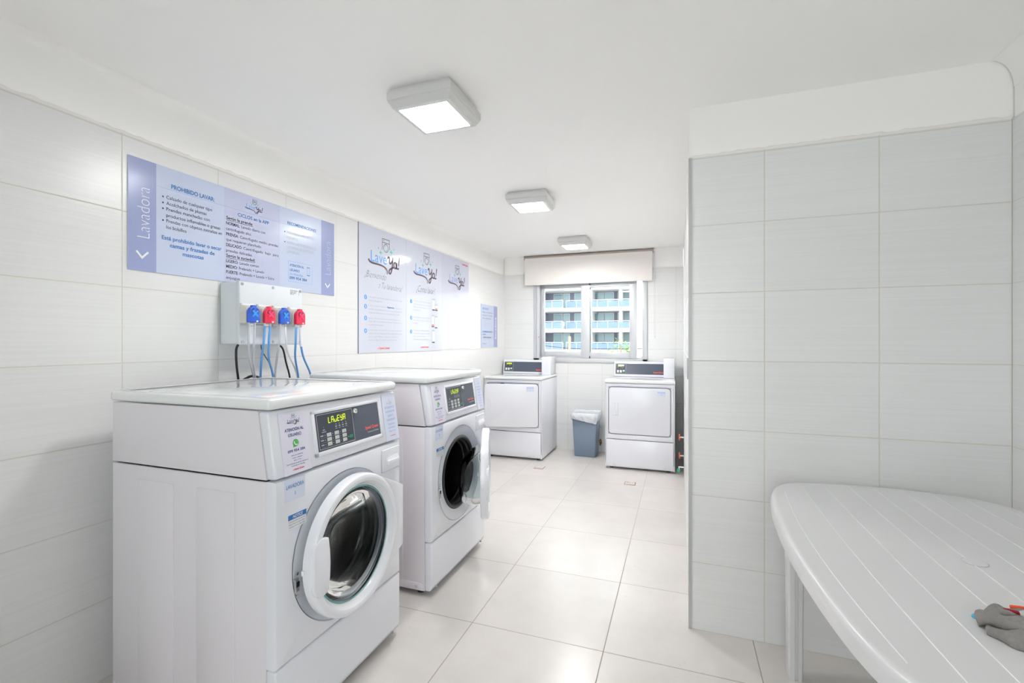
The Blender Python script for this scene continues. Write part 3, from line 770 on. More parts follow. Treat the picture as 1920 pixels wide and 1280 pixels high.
    for b_, t_ in ((.0215, 'Avoid open flames near the unit.'), (.013, 'Allow drum to stop before'), (.0045, 'reaching in; do not climb inside')):
        txt(m, k2, t_, .003, b_, .0040, M_ink, w=.068)
    m.build('label_print', st)
    for a in (.05, Wd - .05):
        for x in (xf - .09, xb + .06): MB().cyl((x, y0 + a, 0), (x, y0 + a, .034), .02, M_black, .014).build('foot', r)
    return r
washer(.925, 1.113, '1', R(1.0), 'nearest front loading washing machine, white, numbered 1, with its round door almost shut')
washer(.915, 2.098, '2', R(21), 'white washing machine numbered 2, behind the nearest one, glass door swung open')

# ------------------------------------------------------------------ dryers
def dryer(x0, yf, num, phi, label, rot=0.0, dim=False):
    Wd = .683; yb = yf + .66
    r = empty('tumble_dryer', (x0 + Wd / 2, yf + .33, 0), label, 'dryer', 'white tumble dryers')
    FF = F((x0, yf, 0), (1, 0, 0), (0, 0, 1))      # normal -y
    m = MB()
    m.box(x0, x0 + .014, yf, yb, .022, .882, M_enamel, .003).box(x0 + Wd - .014, x0 + Wd, yf, yb, .022, .882, M_enamel, .003)
    m.box(x0 + .01, x0 + Wd - .01, yb - .012, yb, .022, .882, M_enamel).box(x0 + .01, x0 + Wd - .01, yf + .02, yb - .01, .022, .04, M_enamel)
    m.build('cabinet', r)
    # front panel framing the door opening (inner frame pieces) and lower panel
    m = MB()
    dx0, dx1, dz0, dz1 = .036, .645, .362, .846
    m.fbox(FF, .004, dx0, .312, .880, -.02, 0, M_enamel, .004).fbox(FF, dx1, Wd - .004, .312, .880, -.02, 0, M_enamel, .004)
    m.fbox(FF, dx0 - .01, dx1 + .01, dz1, .880, -.02, -.0002, M_enamel, .002).fbox(FF, dx0 - .01, dx1 + .01, .312, dz0, -.02, -.0002, M_enamel, .002)
    m.fbox(FF, dx0 - .01, dx1 + .01, dz0 - .01, dz1 + .01, -.05, -.02, M_enamel)
    fp = m.build('front_panel', r)
    m = MB().prism(F((0, 0, 0), (0, 1, 0), (0, 0, 1)), [(yf + .02, .030), (yf + .008, .030), (yf + .004, .060), (yf - .0, .075), (yf - .0, .306), (yf + .02, .306)], x0 + .002, x0 + Wd - .002, M_enamel, .003)
    for a in (.09, Wd - .09): m.cyl((x0 + a, yf + .012, .047), (x0 + a, yf + .002, .047), .005, M_steel)
    m.build('lower_panel', r)
    m = MB().box(x0 - .003, x0 + Wd + .003, yf - .012, yb, .884, .915, M_lid, .010, 3); m.build('top_panel', r)
    # door with rounded corners, hinged on the right
    hp = FF.p(dx1 - .004, 0, 0)
    D = F(hp, (math.cos(phi), math.sin(phi), 0), (0, 0, 1))   # a runs from hinge, door lies at negative a
    w_, h0, h1, rc = dx1 - dx0 - .008, dz0 + .005, dz1 - .005, .036
    def rrect(x0_, x1_, z0_, z1_, rc_, n=7):
        out = []
        for cx, cz, s in ((x1_ - rc_, z0_ + rc_, -90), (x1_ - rc_, z1_ - rc_, 0), (x0_ + rc_, z1_ - rc_, 90), (x0_ + rc_, z0_ + rc_, 180)):
            for i in range(n): t = R(s + 90 * i / (n - 1)); out.append((cx + rc_ * math.cos(t), cz + rc_ * math.sin(t)))
        return out
    m = MB().prism(D, rrect(-w_, 0, h0, h1, rc), -.016, .008, M_enamel, .004, 2)
    dr = m.build('door', r)
    MB().line(FF, rrect(dx0 - .0015, dx1 + .0015, dz0 - .0015, dz1 + .0015, rc + .004), .005, M_edge, .0004, closed=True).build('door_seam', fp)
    m = MB()
    ax, az = -w_ + .045, (h0 + h1) / 2 - .055
    m.fbox(D, ax - .006, ax + .052, az, az + .135, .0078, .0105, M_enamel, .0025)
    m.fbox(D, ax + .006, ax + .026, az + .012, az + .123, .0100, .0112, M_recess)
    m.fbox(D, ax + .024, ax + .046, az + .010, az + .125, .009, .015, M_enamel, .004)
    m.build('door_handle', dr)
    st = MB().fbox(D, -.125, -.045, h1 - .078, h1 - .026, .0082, .0092, M_label).build('number_label', dr)
    k = D.off(-.125, h1 - .078, .0096); m = MB()
    txt(m, k, 'SECADORA', .040, .033, .010, M_lblue, w=.07, al='C', bold=.005); txt(m, k, num, .040, .010, .012, M_lblue, al='C'); m.build('label_print', st)
    if phi > .05:
        MB().fbox(FF, .20, .235, dz1 - .012, dz1 - .002, -.018, .004, M_edge, .003).build('door_catch', fp)
    # control console at the back, face leaning back
    PF = F((x0, yb - .115, .915), (1, 0, 0), (0, .030, .150))
    cw = .565
    m = MB().prism(F((0, 0, 0), (0, 1, 0), (0, 0, 1)), [(yb - .120, .915), (yb - .118, .928), (yb - .085, 1.078), (yb - .078, 1.084), (yb, 1.084), (yb, .915)], x0 + .022, x0 + .022 + cw, M_enamel, .004, 2)
    con = m.build('control_console', r)
    K = F((x0 + .022, yb - .118, .928), (1, 0, 0), (0, .033, .150))
    m = MB().fbox(K, .014, cw - .002, .012, .134, -.004, .0015, M_panel, 0); m.build('control_panel', con)
    k = K.off(.014, .012, .002); m = MB()
    m.rect(k, .004, .118, .004, .118, M_panel2); m.line(k, [(.006, .006), (.116, .006), (.116, .116), (.006, .116)], .0022, M_lgrey, .0003, closed=True)
    for a in (.027, .062, .078): m.rect(k, a, a + .005, .070, .080, M_grey, .0003)
    m.build('panel_print', con)
    m = MB()
    txt(m, k, 'Speed Queen', .535, .018, .016, M_orange, w=.120, al='R', bold=.03, shear=.1, c=.0003)
    m.build('brand_lettering', con)
    m = MB()
    if dim:
        m.rect(k, .028, .098, .090, .110, M_lgrey, .0004); m.rect(k, .028, .070, .088, .096, M_led, .0006)
    else: txt(m, k, 'LAVEYA', .028, .090, .017, M_led, w=.072, bold=.04, c=.0005)
    m.build('display_digits', con)
    for i, a in enumerate((.018, .050, .082)):
        q = MB().fbox(k, a, a + .022, .018, .046, 0, .0015, M_white, .001, 1)
        if i == 2: q.rect(k, a, a + .022, .018, .031, M_green, .0017)
        q.build('start_button' if i == 2 else 'key_button', con)
    # payment box standing on the right end
    m = MB().prism(F((0, 0, 0), (0, 1, 0), (0, 0, 1)), [(yb - .26, .9155), (yb - .26, 1.105), (yb - .235, 1.128), (yb - .02, 1.128), (yb - .02, .9155)], x0 + .565, x0 + .675, M_enamel, .004, 2)
    m.line(F((x0, yb - .2605, 0), (1, 0, 0), (0, 0, 1)), [(.566, 1.03), (.674, 1.03)], .0015, M_lgrey, .0003)
    m.build('coin_box', r)
    for a in (.06, Wd - .06):
        for y in (yf + .07, yb - .07): MB().cyl((x0 + a, y, 0), (x0 + a, y, .03), .02, M_black, .014).build('foot', r)
    return r
dryer(.006, 4.905, '3', R(12), 'white tumble dryer by the left wall with its door ajar')
dryer(1.379, 4.868, '4', 0, 'white tumble dryer with shut door, right of the grey bin', dim=True)

# ------------------------------------------------------------------ signs on the left wall
def pg(o_y, o_z, c=0.0): return F((c, o_y, o_z), (0, 1, 0), (0, 0, 1))
LW = F((.0065, 0, 0), (0, 1, 0), (0, 0, 1))
sg = empty('washer_rules_sign', (.003, 1.847, 1.605), 'wide pale blue sign of washing rules above the pump box', 'sign')
m = MB().box(.0005, .0055, 1.250, 2.444, 1.604, 2.067, M_signL)
m.rect(LW, 1.250, 1.357, 1.604, 2.067, M_signB, -.0006).rect(LW, 1.672, 2.010, 1.604, 2.067, M_signM, -.0006).rect(LW, 2.329, 2.444, 1.604, 2.067, M_signB, -.0006)
m.build('board', sg)
m = MB(); T_ = lambda t, a, b, cap, mm, w=None, al='L', bold=0, **k: txt(m, LW, t, a, b, cap, mm, w=w, al=al, bold=bold, **k)
RT = LW.off(1.331, 1.742).rot(R(90)); txt(m, RT, 'Lavadora', 0, 0, .050, M_white, w=.212, bold=-.02)
m.line(LW, [(1.279, 1.684), (1.301, 1.658), (1.325, 1.684)], .008, M_white)
RT = LW.off(2.412, 1.734).rot(R(90)); txt(m, RT, 'Lavadora', 0, 0, .050, M_signL, w=.212, bold=-.02)
m.line(LW, [(2.363, 1.676), (2.384, 1.652), (2.405, 1.676)], .007, M_white)
m.line(LW, [(1.357, 1.974), (2.329, 1.974)], .0012, M_lavnd, -.0003)
T_('PROHIBIDO LAVAR:', 1.419, 1.980, .0185, M_blue, w=.202, bold=.02)
for a, b, t_, w_ in ((1.398, 1.930, 'Calzado de cualquier tipo', .211), (1.398, 1.904, 'Acolchados de plumas', .183), (1.398, 1.879, 'Prendas manchadas con', .199), (1.398, 1.852, 'productos inflamables o grasas', .252), (1.398, 1.828, 'Prendas con objetos extra\u00f1os en', .261), (1.398, 1.801, 'los bolsillos', .088)):
    T_(t_, a, b, .0145, M_ink, w=w_)
for b in (1.930, 1.904, 1.879, 1.828): m.disc(LW, 1.384, b + .006, .0038, M_ink, n=12)
for a, b, t_, w_ in ((1.379, 1.752, 'Est\u00e1 prohibido lavar o secar', .278), (1.413, 1.723, 'camas y frazadas de', .209), (1.469, 1.694, 'mascotas', .098)):
    T_(t_, a, b, .0165, M_blue, w=w_, bold=.02)
logo(m, LW, 1.842, 2.000, .27, wt=1.1)
T_('CICLOS en la APP', 1.746, 1.943, .0165, M_blue, w=.190, bold=.015)
def bl(b, head, rest, wh, wt_, a=1.682):
    T_(head, a, b, .0145, M_ink, w=wh, bold=.02)
    if rest: T_(rest, a + wh + .009, b, .0140, M_ink, w=wt_ - wh - .009)
bl(1.914, 'Seg\u00fan la prenda:', '', .152, 0); m.line(LW, [(1.682, 1.909), (1.836, 1.909)], .002, M_ink)
bl(1.887, 'NORMAL:', 'Lavado diario con', .076, .230); T_('centrifugado alto.', 1.682, 1.860, .014, M_ink, w=.144)
bl(1.833, 'PRENSA:', 'Centrifugado medio, prendas', .068, .315); T_('que requieren planchado.', 1.682, 1.807, .014, M_ink, w=.207)
bl(1.780, 'DELICADO:', 'Centrifugado  bajo  para', .088, .318); T_('prendas delicadas.', 1.682, 1.753, .014, M_ink, w=.150)
bl(1.728, 'Seg\u00fan la suciedad:', '', .166, 0); m.line(LW, [(1.682, 1.723), (1.849, 1.723)], .002, M_ink)
bl(1.701, 'LIGERO:', 'Lavado com\u00fan', .066, .189); bl(1.674, 'MEDIO:', 'Prelavado + Lavado', .062, .222)
bl(1.647, 'FUERTE:', 'Prelavado + Lavado + Extra', .066, .288); T_('enjuague', 1.682, 1.620, .014, M_ink, w=.075)
T_('RECOMENDACIONES', 2.063, 1.978, .0165, M_blue, w=.222, bold=.015)
for b, t_, w_ in ((1.925, 'NO SOBRECARGUE LOS', .206), (1.895, 'EQUIPOS', .082), (1.868, 'REVISA LAS ETIQUETAS DE', .222), (1.842, 'LAS PRENDAS ANTES DE', .205), (1.816, 'LAVARLAS', .090)): T_(t_, 2.059, b, .0145, M_grey, w=w_)
for b in (1.925, 1.868): m.disc(LW, 2.044, b + .006, .0035, M_ink, n=12)
m.line(LW, [(2.068, 1.655), (2.252, 1.655), (2.252, 1.770), (2.068, 1.770)], .0012, M_lblue, closed=True)
T_('ATENCI\u00d3N AL', 2.079, 1.742, .0135, M_blue, w=.107, bold=.015); T_('USUARIO', 2.079, 1.715, .0135, M_blue, w=.074, bold=.015)
T_('V\u00eda WhatsApp', 2.079, 1.692, .0125, M_lblue, w=.100); T_('099 954 384', 2.078, 1.668, .0155, M_blue, w=.132, bold=.02)
m.line(LW, [(2.212, 1.706), (2.232, 1.706), (2.232, 1.752), (2.212, 1.752)], .002, M_lblue, closed=True)
m.line(LW, [(2.211, 1.752), (2.233, 1.752)], .004, M_blue).line(LW, [(2.211, 1.705), (2.233, 1.705)], .004, M_blue)
m.build('lettering', sg)

def script(m, fr, t, a, b, h, w, mm):     # thin pen-like writing
    txt(m, fr, t, a, b, h, mm, w=w, shear=.45, bold=-.022)

P1 = empty('welcome_poster', (.003, 2.988, 1.23), 'first tall white poster with numbered steps one to four', 'poster')
m = MB().box(.0005, .0055, 2.690, 3.285, 1.228, 2.143, M_signW).box(.0003, .0050, 2.686, 2.6905, 1.227, 2.144, M_edge)
m.build('board', P1)
m = MB(); logo(m, LW, 2.994, 1.893, 1.0); m.build('printed_logo', P1); m = MB()
script(m, LW, '\u00a1Bienvenido', 2.752, 1.772, .050, .260, M_ink); script(m, LW, 'a Tu lavander\u00eda!', 2.915, 1.706, .046, .318, M_ink)
m.build('heading_lettering', P1)
for b, n_ in ((1.627, '1'), (1.560, '2'), (1.478, '3'), (1.387, '4')):
    m = MB().disc(LW, 2.764, b, .0165, M_lblue, n=28); txt(m, LW, n_, 2.764, b - .008, .016, M_white, al='C', bold=.02, c=.0004); m.build('step_badge', P1)
m = MB()
for b, t_, w_ in ((1.628, 'Descarga la App Speed Queen en tu dispositivo, App', .43), (1.602, 'Store o Google Play', .165), (1.566, 'Crea tu cuenta. Presiona en Registrarse e introduce tu', .43), (1.540, 'nombre, correo electr\u00f3nico y contrase\u00f1a. Se enviar\u00e1 un', .43), (1.515, 'c\u00f3digo de verificaci\u00f3n por correo electr\u00f3nico o SMS.', .395),
        (1.475, 'Agrega tu ubicaci\u00f3n. Busca en tu zona de ubicaci\u00f3n o el', .40), (1.452, 'c\u00f3digo QR en la cartelera del lavadero. Introduce el nro', .43), (1.427, 'y confirma la ubicaci\u00f3n.', .185), (1.390, 'Carga dinero en tu cuenta. Presiona en el men\u00fa.', .43), (1.365, 'Selecciona una cantidad de dinero predeterminada', .43), (1.341, 'para cargar fondos. Ingresa la tarjeta y', .37), (1.317, 'descarga el monto al saldo.', .36)):
    txt(m, LW, t_, 2.797, b, .0105, M_grey, w=w_)
txt(m, LW, 'Registrarse', 3.025, 1.566, .0110, M_blue, w=.088, bold=.03, c=.0004)
m.build('instruction_lettering', P1); m = MB()
sqmark(m, LW, 2.906, 1.254, .015, M_redp, .150)
m.build('brand_lettering', P1)

P2 = empty('how_to_wash_poster', (.003, 3.588, 1.23), 'middle tall white poster with small phone screens down its side', 'poster')
MB().box(.0005, .0055, 3.2865, 3.889, 1.228, 2.143, M_signW).build('board', P2)
m = MB(); logo(m, LW, 3.600, 1.893, 1.0); m.build('printed_logo', P2); m = MB()
script(m, LW, '\u00bfC\u00f3mo lavar?', 3.44, 1.735, .058, .325, M_ink)
m.build('heading_lettering', P2)
for b, n_ in ((1.645, '1'), (1.508, '2'), (1.393, '3')):
    m = MB().disc(LW, 3.361, b, .0165, M_lblue, n=28); txt(m, LW, n_, 3.361, b - .008, .016, M_white, al='C', bold=.02, c=.0004); m.build('step_badge', P2)
m = MB()
for b, t_, w_ in ((1.648, 'Coloca la ropa dentro del equipo', .29), (1.622, 'y cierra la puerta hasta que haga clic', .30), (1.598, 'Elige en la app el equipo por su', .29), (1.573, 'Presiona inicio', .11), (1.512, 'Selecciona el ciclo que deseas', .28), (1.486, 'de la lista y luego confirma', .29), (1.462, 'el pago', .07), (1.400, 'El equipo te avisa cuando', .26), (1.375, 'termina y puedes retirar', .27), (1.350, 'tus prendas', .20), (1.325, 'Gracias por tu visita', .24)):
    txt(m, LW, t_, 3.394, b, .0105, M_grey, w=w_)
m.build('instruction_lettering', P2)
for a, b0, b1, rd in ((3.712, 1.590, 1.695, 0), (3.764, 1.590, 1.648, 1), (3.700, 1.440, 1.549, 1), (3.760, 1.430, 1.541, 0), (3.711, 1.297, 1.413, 0)):
    q = MB().rect(LW, a, a + .046, b0, b1, M_lgrey, .0002); q.rect(LW, a + .003, a + .043, b0 + .014, b1 - .012, M_white, .0004)
    q.rect(LW, a, a + .046, b0, b0 + .011, M_ink, .0004).rect(LW, a, a + .046, b1 - .009, b1, M_grey, .0004)
    if rd: q.rect(LW, a + .004, a + .042, b0 + .014, b0 + .024, M_redp, .0006)
    q.line(LW, [(a + .008, b0 + .05), (a + .034, b0 + .05)], .003, M_lgrey, .0006); q.build('phone_picture', P2)
m = MB(); sqmark(m, LW, 3.508, 1.256, .014, M_redp, .145)
m.build('brand_lettering', P2)

P3 = empty('app_poster', (.003, 4.19, 1.23), 'third tall white poster, with a pale pink picture near its foot', 'poster')
MB().box(.0005, .0050, 3.890, 4.490, 1.236, 2.140, M_signW2).build('board', P3)
m = MB(); logo(m, LW, 4.205, 1.893, .92, blue=M_lavnd); m.build('printed_logo', P3); m = MB()
script(m, LW, 'Descarga', 4.13, 1.755, .030, .12, M_grey)
m.build('heading_lettering', P3); m = MB(); sqmark(m, LW, 4.319, 2.096, .015, M_red, .145)
m.build('brand_lettering', P3)
M_pink = mat('blush_print', (0.70, 0.55, 0.60), .2, vary=.12, vscale=14); M_pinkl = mat('pale_grey_print', (0.66, 0.64, 0.70), .2, vary=.08, vscale=10)
m = MB().rect(LW, 3.90, 4.48, 1.242, 1.45, M_pinkl, -.0008)
m.poly(LW, [(4.02, 1.242), (4.0, 1.36), (4.05, 1.455), (4.10, 1.47), (4.13, 1.40), (4.12, 1.242)], M_pink, -.0006)
m.poly(LW, [(4.20, 1.242), (4.18, 1.30), (4.24, 1.34), (4.34, 1.33), (4.39, 1.29), (4.40, 1.242)], M_pink, -.0006)
m.build('printed_picture', P3)

P4 = empty('small_notice_sign', (.003, 5.07, 1.241), 'small pale sign with a periwinkle edge in the far left corner', 'sign')
m = MB().box(.0005, .0055, 4.822, 5.312, 1.241, 1.735, M_signL); m.rect(LW, 5.195, 5.312, 1.241, 1.735, M_signB, -.0006); m.build('board', P4)
m = MB(); txt(m, LW, 'SECADO', 4.855, 1.676, .022, M_blue, w=.18, bold=.02)
for b, t_, w_ in ((1.640, 'Elige la temperatura', .32), (1.605, 'de acuerdo a la prenda', .29), (1.570, 'Ciclos disponibles:', .26), (1.542, 'Alta', .09), (1.515, 'Media y baja', .14), (1.490, 'Delicado', .10), (1.462, 'Sin calor', .09)): txt(m, LW, t_, 4.855 + (.03 if b < 1.55 else 0), b, .013, M_ink if b > 1.55 else M_grey, w=w_)
txt(m, LW, 'RECOMENDACIONES', 4.855, 1.415, .016, M_blue, w=.28, bold=.02)
txt(m, LW, 'LIMPIA', 4.855, 1.385, .014, M_blue, w=.10, bold=.02); txt(m, LW, 'el filtro despu\u00e9s', 4.87, 1.352, .015, M_ink, w=.24, bold=.02); txt(m, LW, 'de cada uso', 4.89, 1.325, .013, M_grey, w=.17); txt(m, LW, 'Gracias', 4.855, 1.28, .015, M_ink, w=.11)
for b in (): m.rect(LW, 5.12, 5.16, b, b + .02, M_lgrey)
m.build('lettering', P4); m = MB()
RT = LW.off(5.275, 1.34).rot(R(90)); txt(m, RT, 'Secadora', 0, 0, .045, M_white, w=.26)
m.build('side_lettering', P4)

# ------------------------------------------------------------------ dosing pump box
bx = empty('pump_enclosure', (.068, 1.842, 1.295), 'pale grey wall box carrying four soap pumps', 'box')
m = MB().box(.006, .112, 1.650, 2.036, 1.297, 1.597, M_box, .006, 3); m.build('enclosure_body', bx)
m = MB().box(.1125, .136, 1.647, 2.039, 1.294, 1.600, M_box, .006, 3); m.build('enclosure_lid', bx)
for y in (1.662, 1.842, 2.024):
    for z in (1.309, 1.586):
        q = MB().cyl((.1345, y, z), (.1375, y, z), .0085, M_grey, n=20); q.cyl((.137, y, z), (.139, y, z), .0045, M_bezel, n=12); q.build('cover_screw', bx)
m = MB(); LB = F((.1365, 0, 0), (0, 1, 0), (0, 0, 1))
for b, t_, w_ in ((1.584, 'Bomba dosificadora', .05), (1.577, 'Canal 1 Canal 2', .04), (1.570, '230V 50Hz', .035), (1.563, 'IP 54', .02)): txt(m, LB, t_, 1.958, b, .0045, M_ink, w=w_, bold=.02)
m.line(LB, [(1.956, 1.562), (1.956, 1.590)], .0015, M_ink).line(LB, [(2.014, 1.562), (2.014, 1.590)], .0015, M_ink); m.build('rating_label', bx)
pumps = []
for i, (yc, blue) in enumerate(((1.690, 1), (1.780, 0), (1.874, 1), (1.977, 0))):
    A, B2 = (M_capb, M_capb2) if blue else (M_capr, M_capr2)
    zc = 1.437
    nm = 'blue' if blue else 'crimson'
    lab = {0: 'blue soap pump nearest the left end of the wall box', 1: 'crimson soap pump between the two blue ones', 2: 'blue soap pump between the two crimson ones', 3: 'crimson soap pump at the right end of the wall box'}[i]
    p = empty('dosing_pump', (.136, yc, 1.39), lab, 'pump', 'dosing pumps on the wall box')
    m = MB().box(.1362, .141, yc - .042, yc + .042, 1.388, 1.494, M_pumpp, .002).box(.141, .1425, yc - .040, yc + .040, 1.484, 1.4935, M_white, 0).box(.141, .1425, yc - .040, yc + .040, 1.389, 1.399, M_lgrey, 0)
    for yy in (yc - .036, yc + .036):
        for zz in (1.393, 1.489): m.cyl((.142, yy, zz), (.145, yy, zz), .003, M_steel, n=10)
    m.build('mounting_plate', p)
    PF_ = F((.1425, yc - .018, zc), (0, 1, 0), (0, 0, 1))
    def arch(w_, z0_, zt, n=10):
        pts = [(-w_, z0_), (w_, z0_)]
        for k in range(n + 1): t = PI * k / n; pts.append((w_ * math.cos(t), zt - w_ * .95 + w_ * .95 * math.sin(t)))
        return pts
    m = MB().prism(PF_, arch(.032, -.040, .046), 0, .042, M_pumpb, .003); m.build('pump_body', p)
    m = MB().prism(PF_, arch(.031, -.037, .040), .0425, .064, A, .005, 3)
    m.fbox(PF_, -.012, .012, .032, .046, .045, .062, A, .003)
    cp = m.build('pump_cover', p)
    m = MB()
    for sx in (-1, 1): m.poly(PF_, [(sx * .006, .030), (sx * .016, .026), (sx * .021, .014), (sx * .014, .006), (sx * .005, .014)][::sx], M_capd, .0644)
    for k in range(4):
        t = R(45 + 90 * k); c_, s_ = math.cos(t), math.sin(t)
        m.prism(PF_, [(-.004 * s_ * 0 + .0, .006)] and [(x * c_ - y * s_, .006 + x * s_ + y * c_) for x, y in ((0, -.005), (.019, -.0045), (.021, 0), (.019, .0045), (0, .005))], .0638, .067, B2, .001)
    m.cyl(PF_.p(0, .006, .064), PF_.p(0, .006, .0675), .008, B2); m.build('rotor', cp)
    MB().cyl(PF_.p(.010, -.030, .062), PF_.p(.010, -.030, .069), .005, M_white, .004, 14).build('cover_knob', cp)
    for s_ in (-.024, .008): MB().cyl(PF_.p(s_, -.037, .052), PF_.p(s_, -.052, .052), .006, M_tube, .0055, 14).build('hose_barb', p)
    pumps.append(p)
def hose(name, pts, r_, mm, label, cat='tube', group=None):
    o = MB().tube(pts, r_, mm).build(name); return tag(o, label, cat, group)
X_ = .195
G_ = 'hoses hanging from the pumps'
def yy(i, s): return (1.672, 1.762, 1.856, 1.959)[i] + (-.024 if s < 0 else .008)
hose('clear_hose', [(X_, yy(0, -.016), 1.386), (.185, 1.655, 1.31), (.14, 1.70, 1.22), (.085, 1.775, 1.12), (.07, 1.84, .9)], .0052, M_tube, 'left clear hose below the first blue pump', group=G_)
hose('clear_hose', [(X_, yy(0, .018), 1.386), (.188, 1.683, 1.31), (.14, 1.72, 1.22), (.09, 1.775, 1.12), (.06, 1.80, .9)], .0052, M_tube, 'right clear hose below the first blue pump', group=G_)
hose('blue_hose', [(X_, yy(1, -.016), 1.386), (.188, 1.738, 1.31), (.14, 1.768, 1.22), (.08, 1.816, 1.12), (.06, 1.83, .9)], .0056, M_bluet, 'straight blue hose, the left one under the first crimson pump', group=G_)
hose('blue_hose', [(X_, yy(1, .018), 1.386), (.188, 1.768, 1.31), (.14, 1.812, 1.22), (.08, 1.895, 1.12), (.06, 1.93, .9)], .0056, M_bluet, 'bending blue hose, the right one under the first crimson pump', group=G_)
hose('clear_hose', [(X_, yy(2, -.016), 1.386), (.188, 1.832, 1.31), (.14, 1.862, 1.22), (.08, 1.908, 1.12), (.06, 1.93, .9)], .0052, M_tube, 'straight clear hose under the second blue pump', group=G_)
hose('white_hose', [(X_, yy(2, .018), 1.386), (.188, 1.875, 1.32), (.15, 1.925, 1.25), (.08, 2.062, 1.11), (.06, 2.09, .9)], .0046, mat('milky_tubing', (.82, .80, .86), .3), 'thin milky hose slanting right under the second blue pump', group=G_)
hose('blue_hose', [(X_, yy(3, -.016), 1.386), (.188, 1.940, 1.31), (.14, 1.985, 1.22), (.08, 2.068, 1.10), (.06, 2.09, .9)], .0056, M_bluet, 'left blue hose under the last crimson pump', group=G_)
o = empty('two_tone_hose', (X_, yy(3, .018), 1.386), 'hose under the last crimson pump, white above and blue below', 'tube', G_)
MB().tube([(X_, yy(3, .018), 1.386), (.19, 1.970, 1.34), (.172, 1.992, 1.285)], .0066, MATS['milky_tubing']).build('white_sleeve', o)
MB().tube([(.173, 1.991, 1.29), (.14, 2.045, 1.22), (.08, 2.17, 1.09), (.06, 2.20, .9)], .0056, M_bluet).build('blue_tube', o)
hose('power_cable', [(.12, 1.655, 1.298), (.13, 1.635, 1.27), (.12, 1.645, 1.20), (.08, 1.69, 1.10), (.06, 1.72, .9)], .0055, M_cable, 'black cable leaving the left end of the wall box', 'cable', 'black cables under the pump box')
hose('power_cable', [(.10, 1.905, 1.298), (.11, 1.93, 1.27), (.10, 1.96, 1.20), (.08, 2.01, 1.09), (.06, 2.03, .9)], .0048, M_cable, 'black cable curving down between the hoses, right of the middle', 'cable', 'black cables under the pump box')
hose('thin_wire', [(.10, 1.80, 1.298), (.12, 1.79, 1.26), (.11, 1.84, 1.20), (.08, 1.905, 1.10), (.06, 1.92, .9)], .0022, M_cable, 'thin dark wire behind the blue hoses', 'cable')
hose('coiled_cable', [(.062, 1.70, .9), (.062, 1.72, 1.09), (.060, 1.755, 1.128), (.062, 1.80, 1.132), (.062, 1.84, 1.09), (.06, 1.86, .9)], .0065, M_cable, 'loop of thick black cable showing behind the nearest machine lid', 'cable')

# ------------------------------------------------------------------ bin
bn = empty('waste_bin', (1.09, 5.36, 0), 'blue grey square waste bin between the two dryers', 'bin')
def taper(m, z0, z1, b0, b1, mm, closed=True):
    vs = []
    for (x0, x1, ya, yb), z in ((b0, z0), (b1, z1)): vs += [(x0, ya, z), (x1, ya, z), (x1, yb, z), (x0, yb, z)]
    fs = [(k, (k + 1) % 4, 4 + (k + 1) % 4, 4 + k) for k in range(4)]
    if closed: fs.append((3, 2, 1, 0))
    m.add(vs, fs, mm)
B0 = (.972, 1.212, 5.262, 5.470); B1 = (.952, 1.236, 5.225, 5.492)
b = bmesh.new()
vb = [b.verts.new(v) for v in ((B0[0], B0[2], 0), (B0[1], B0[2], 0), (B0[1], B0[3], 0), (B0[0], B0[3], 0), (B1[0], B1[2], .475), (B1[1], B1[2], .475), (B1[1], B1[3], .475), (B1[0], B1[3], .475))]
for f in ((3, 2, 1, 0), (0, 1, 5, 4), (1, 2, 6, 5), (2, 3, 7, 6), (3, 0, 4, 7)): b.faces.new([vb[i] for i in f])
bmesh.ops.bevel(b, geom=[e for e in b.edges if len(e.link_faces) == 2], offset=.012, segments=3, profile=.5, affect='EDGES')
m = MB().bm(b, M_bin)
o = m.build('bin_body', bn); md = o.modifiers.new('wall', 'SOLIDIFY'); md.thickness = .004; md.offset = -1
# liner folded over the rim, crumpled
def liner():
    m = MB(); n = 96; rows = []
    rn = random.Random(5)
    ph = [rn.uniform(0, 6) for _ in range(8)]
    def per(t, g):
        x0, x1, ya, yb = B1[0] - g, B1[1] + g, B1[2] - g, B1[3] + g
        L = [(x0, ya), (x1, ya), (x1, yb), (x0, yb)]; q = (t * 4) % 4; i = int(q); f = q - i
        a, b_ = L[i], L[(i + 1) % 4]; x, y = a[0] + (b_[0] - a[0]) * f, a[1] + (b_[1] - a[1]) * f
        cx, cy = (x0 + x1) / 2, (ya + yb) / 2
        cr = min(f, 1 - f); k = 1 - .03 * max(0, 1 - cr * 10)
        return cx + (x - cx) * k, cy + (y - cy) * k
    for i in range(n):
        t = i / n; j = sum(math.sin(2 * PI * t * (5 + 3 * k) + ph[k]) for k in range(8)) / 8
        drop = .070 + .030 * math.sin(PI * min(1, (t * 4) if t < .25 else 1)) * (1 if t < .25 else .6) + .012 * j
        if t < .25: drop = .050 + .055 * (t * 4) + .008 * j
        col = []
        for g, z in ((-.012, .40), (-.008, .455), (-.002, .492 + .004 * j), (.006, .500 + .005 * j), (.014 + .006 * j, .492), (.016 + .010 * j, .475 - drop * .25), (.013 + .012 * math.sin(9 * j + 3), .485 - drop * .6), (.010 + .006 * j, .487 - drop * .9), (.007, .485 - drop)):
            x, y = per(t, g); col.append((x, y, z))
        rows.append(col)
    k = len(rows[0]); vs = [q for c in rows for q in c]
    fs = [(i * k + q, ((i + 1) % n) * k + q, ((i + 1) % n) * k + q + 1, i * k + q + 1) for i in range(n) for q in range(k - 1)]
    return m.add(vs, fs, M_bag)
o = liner().build('bin_liner', None, 60); tag(o, 'white plastic bag folded over the rim of the grey bin', 'bag')

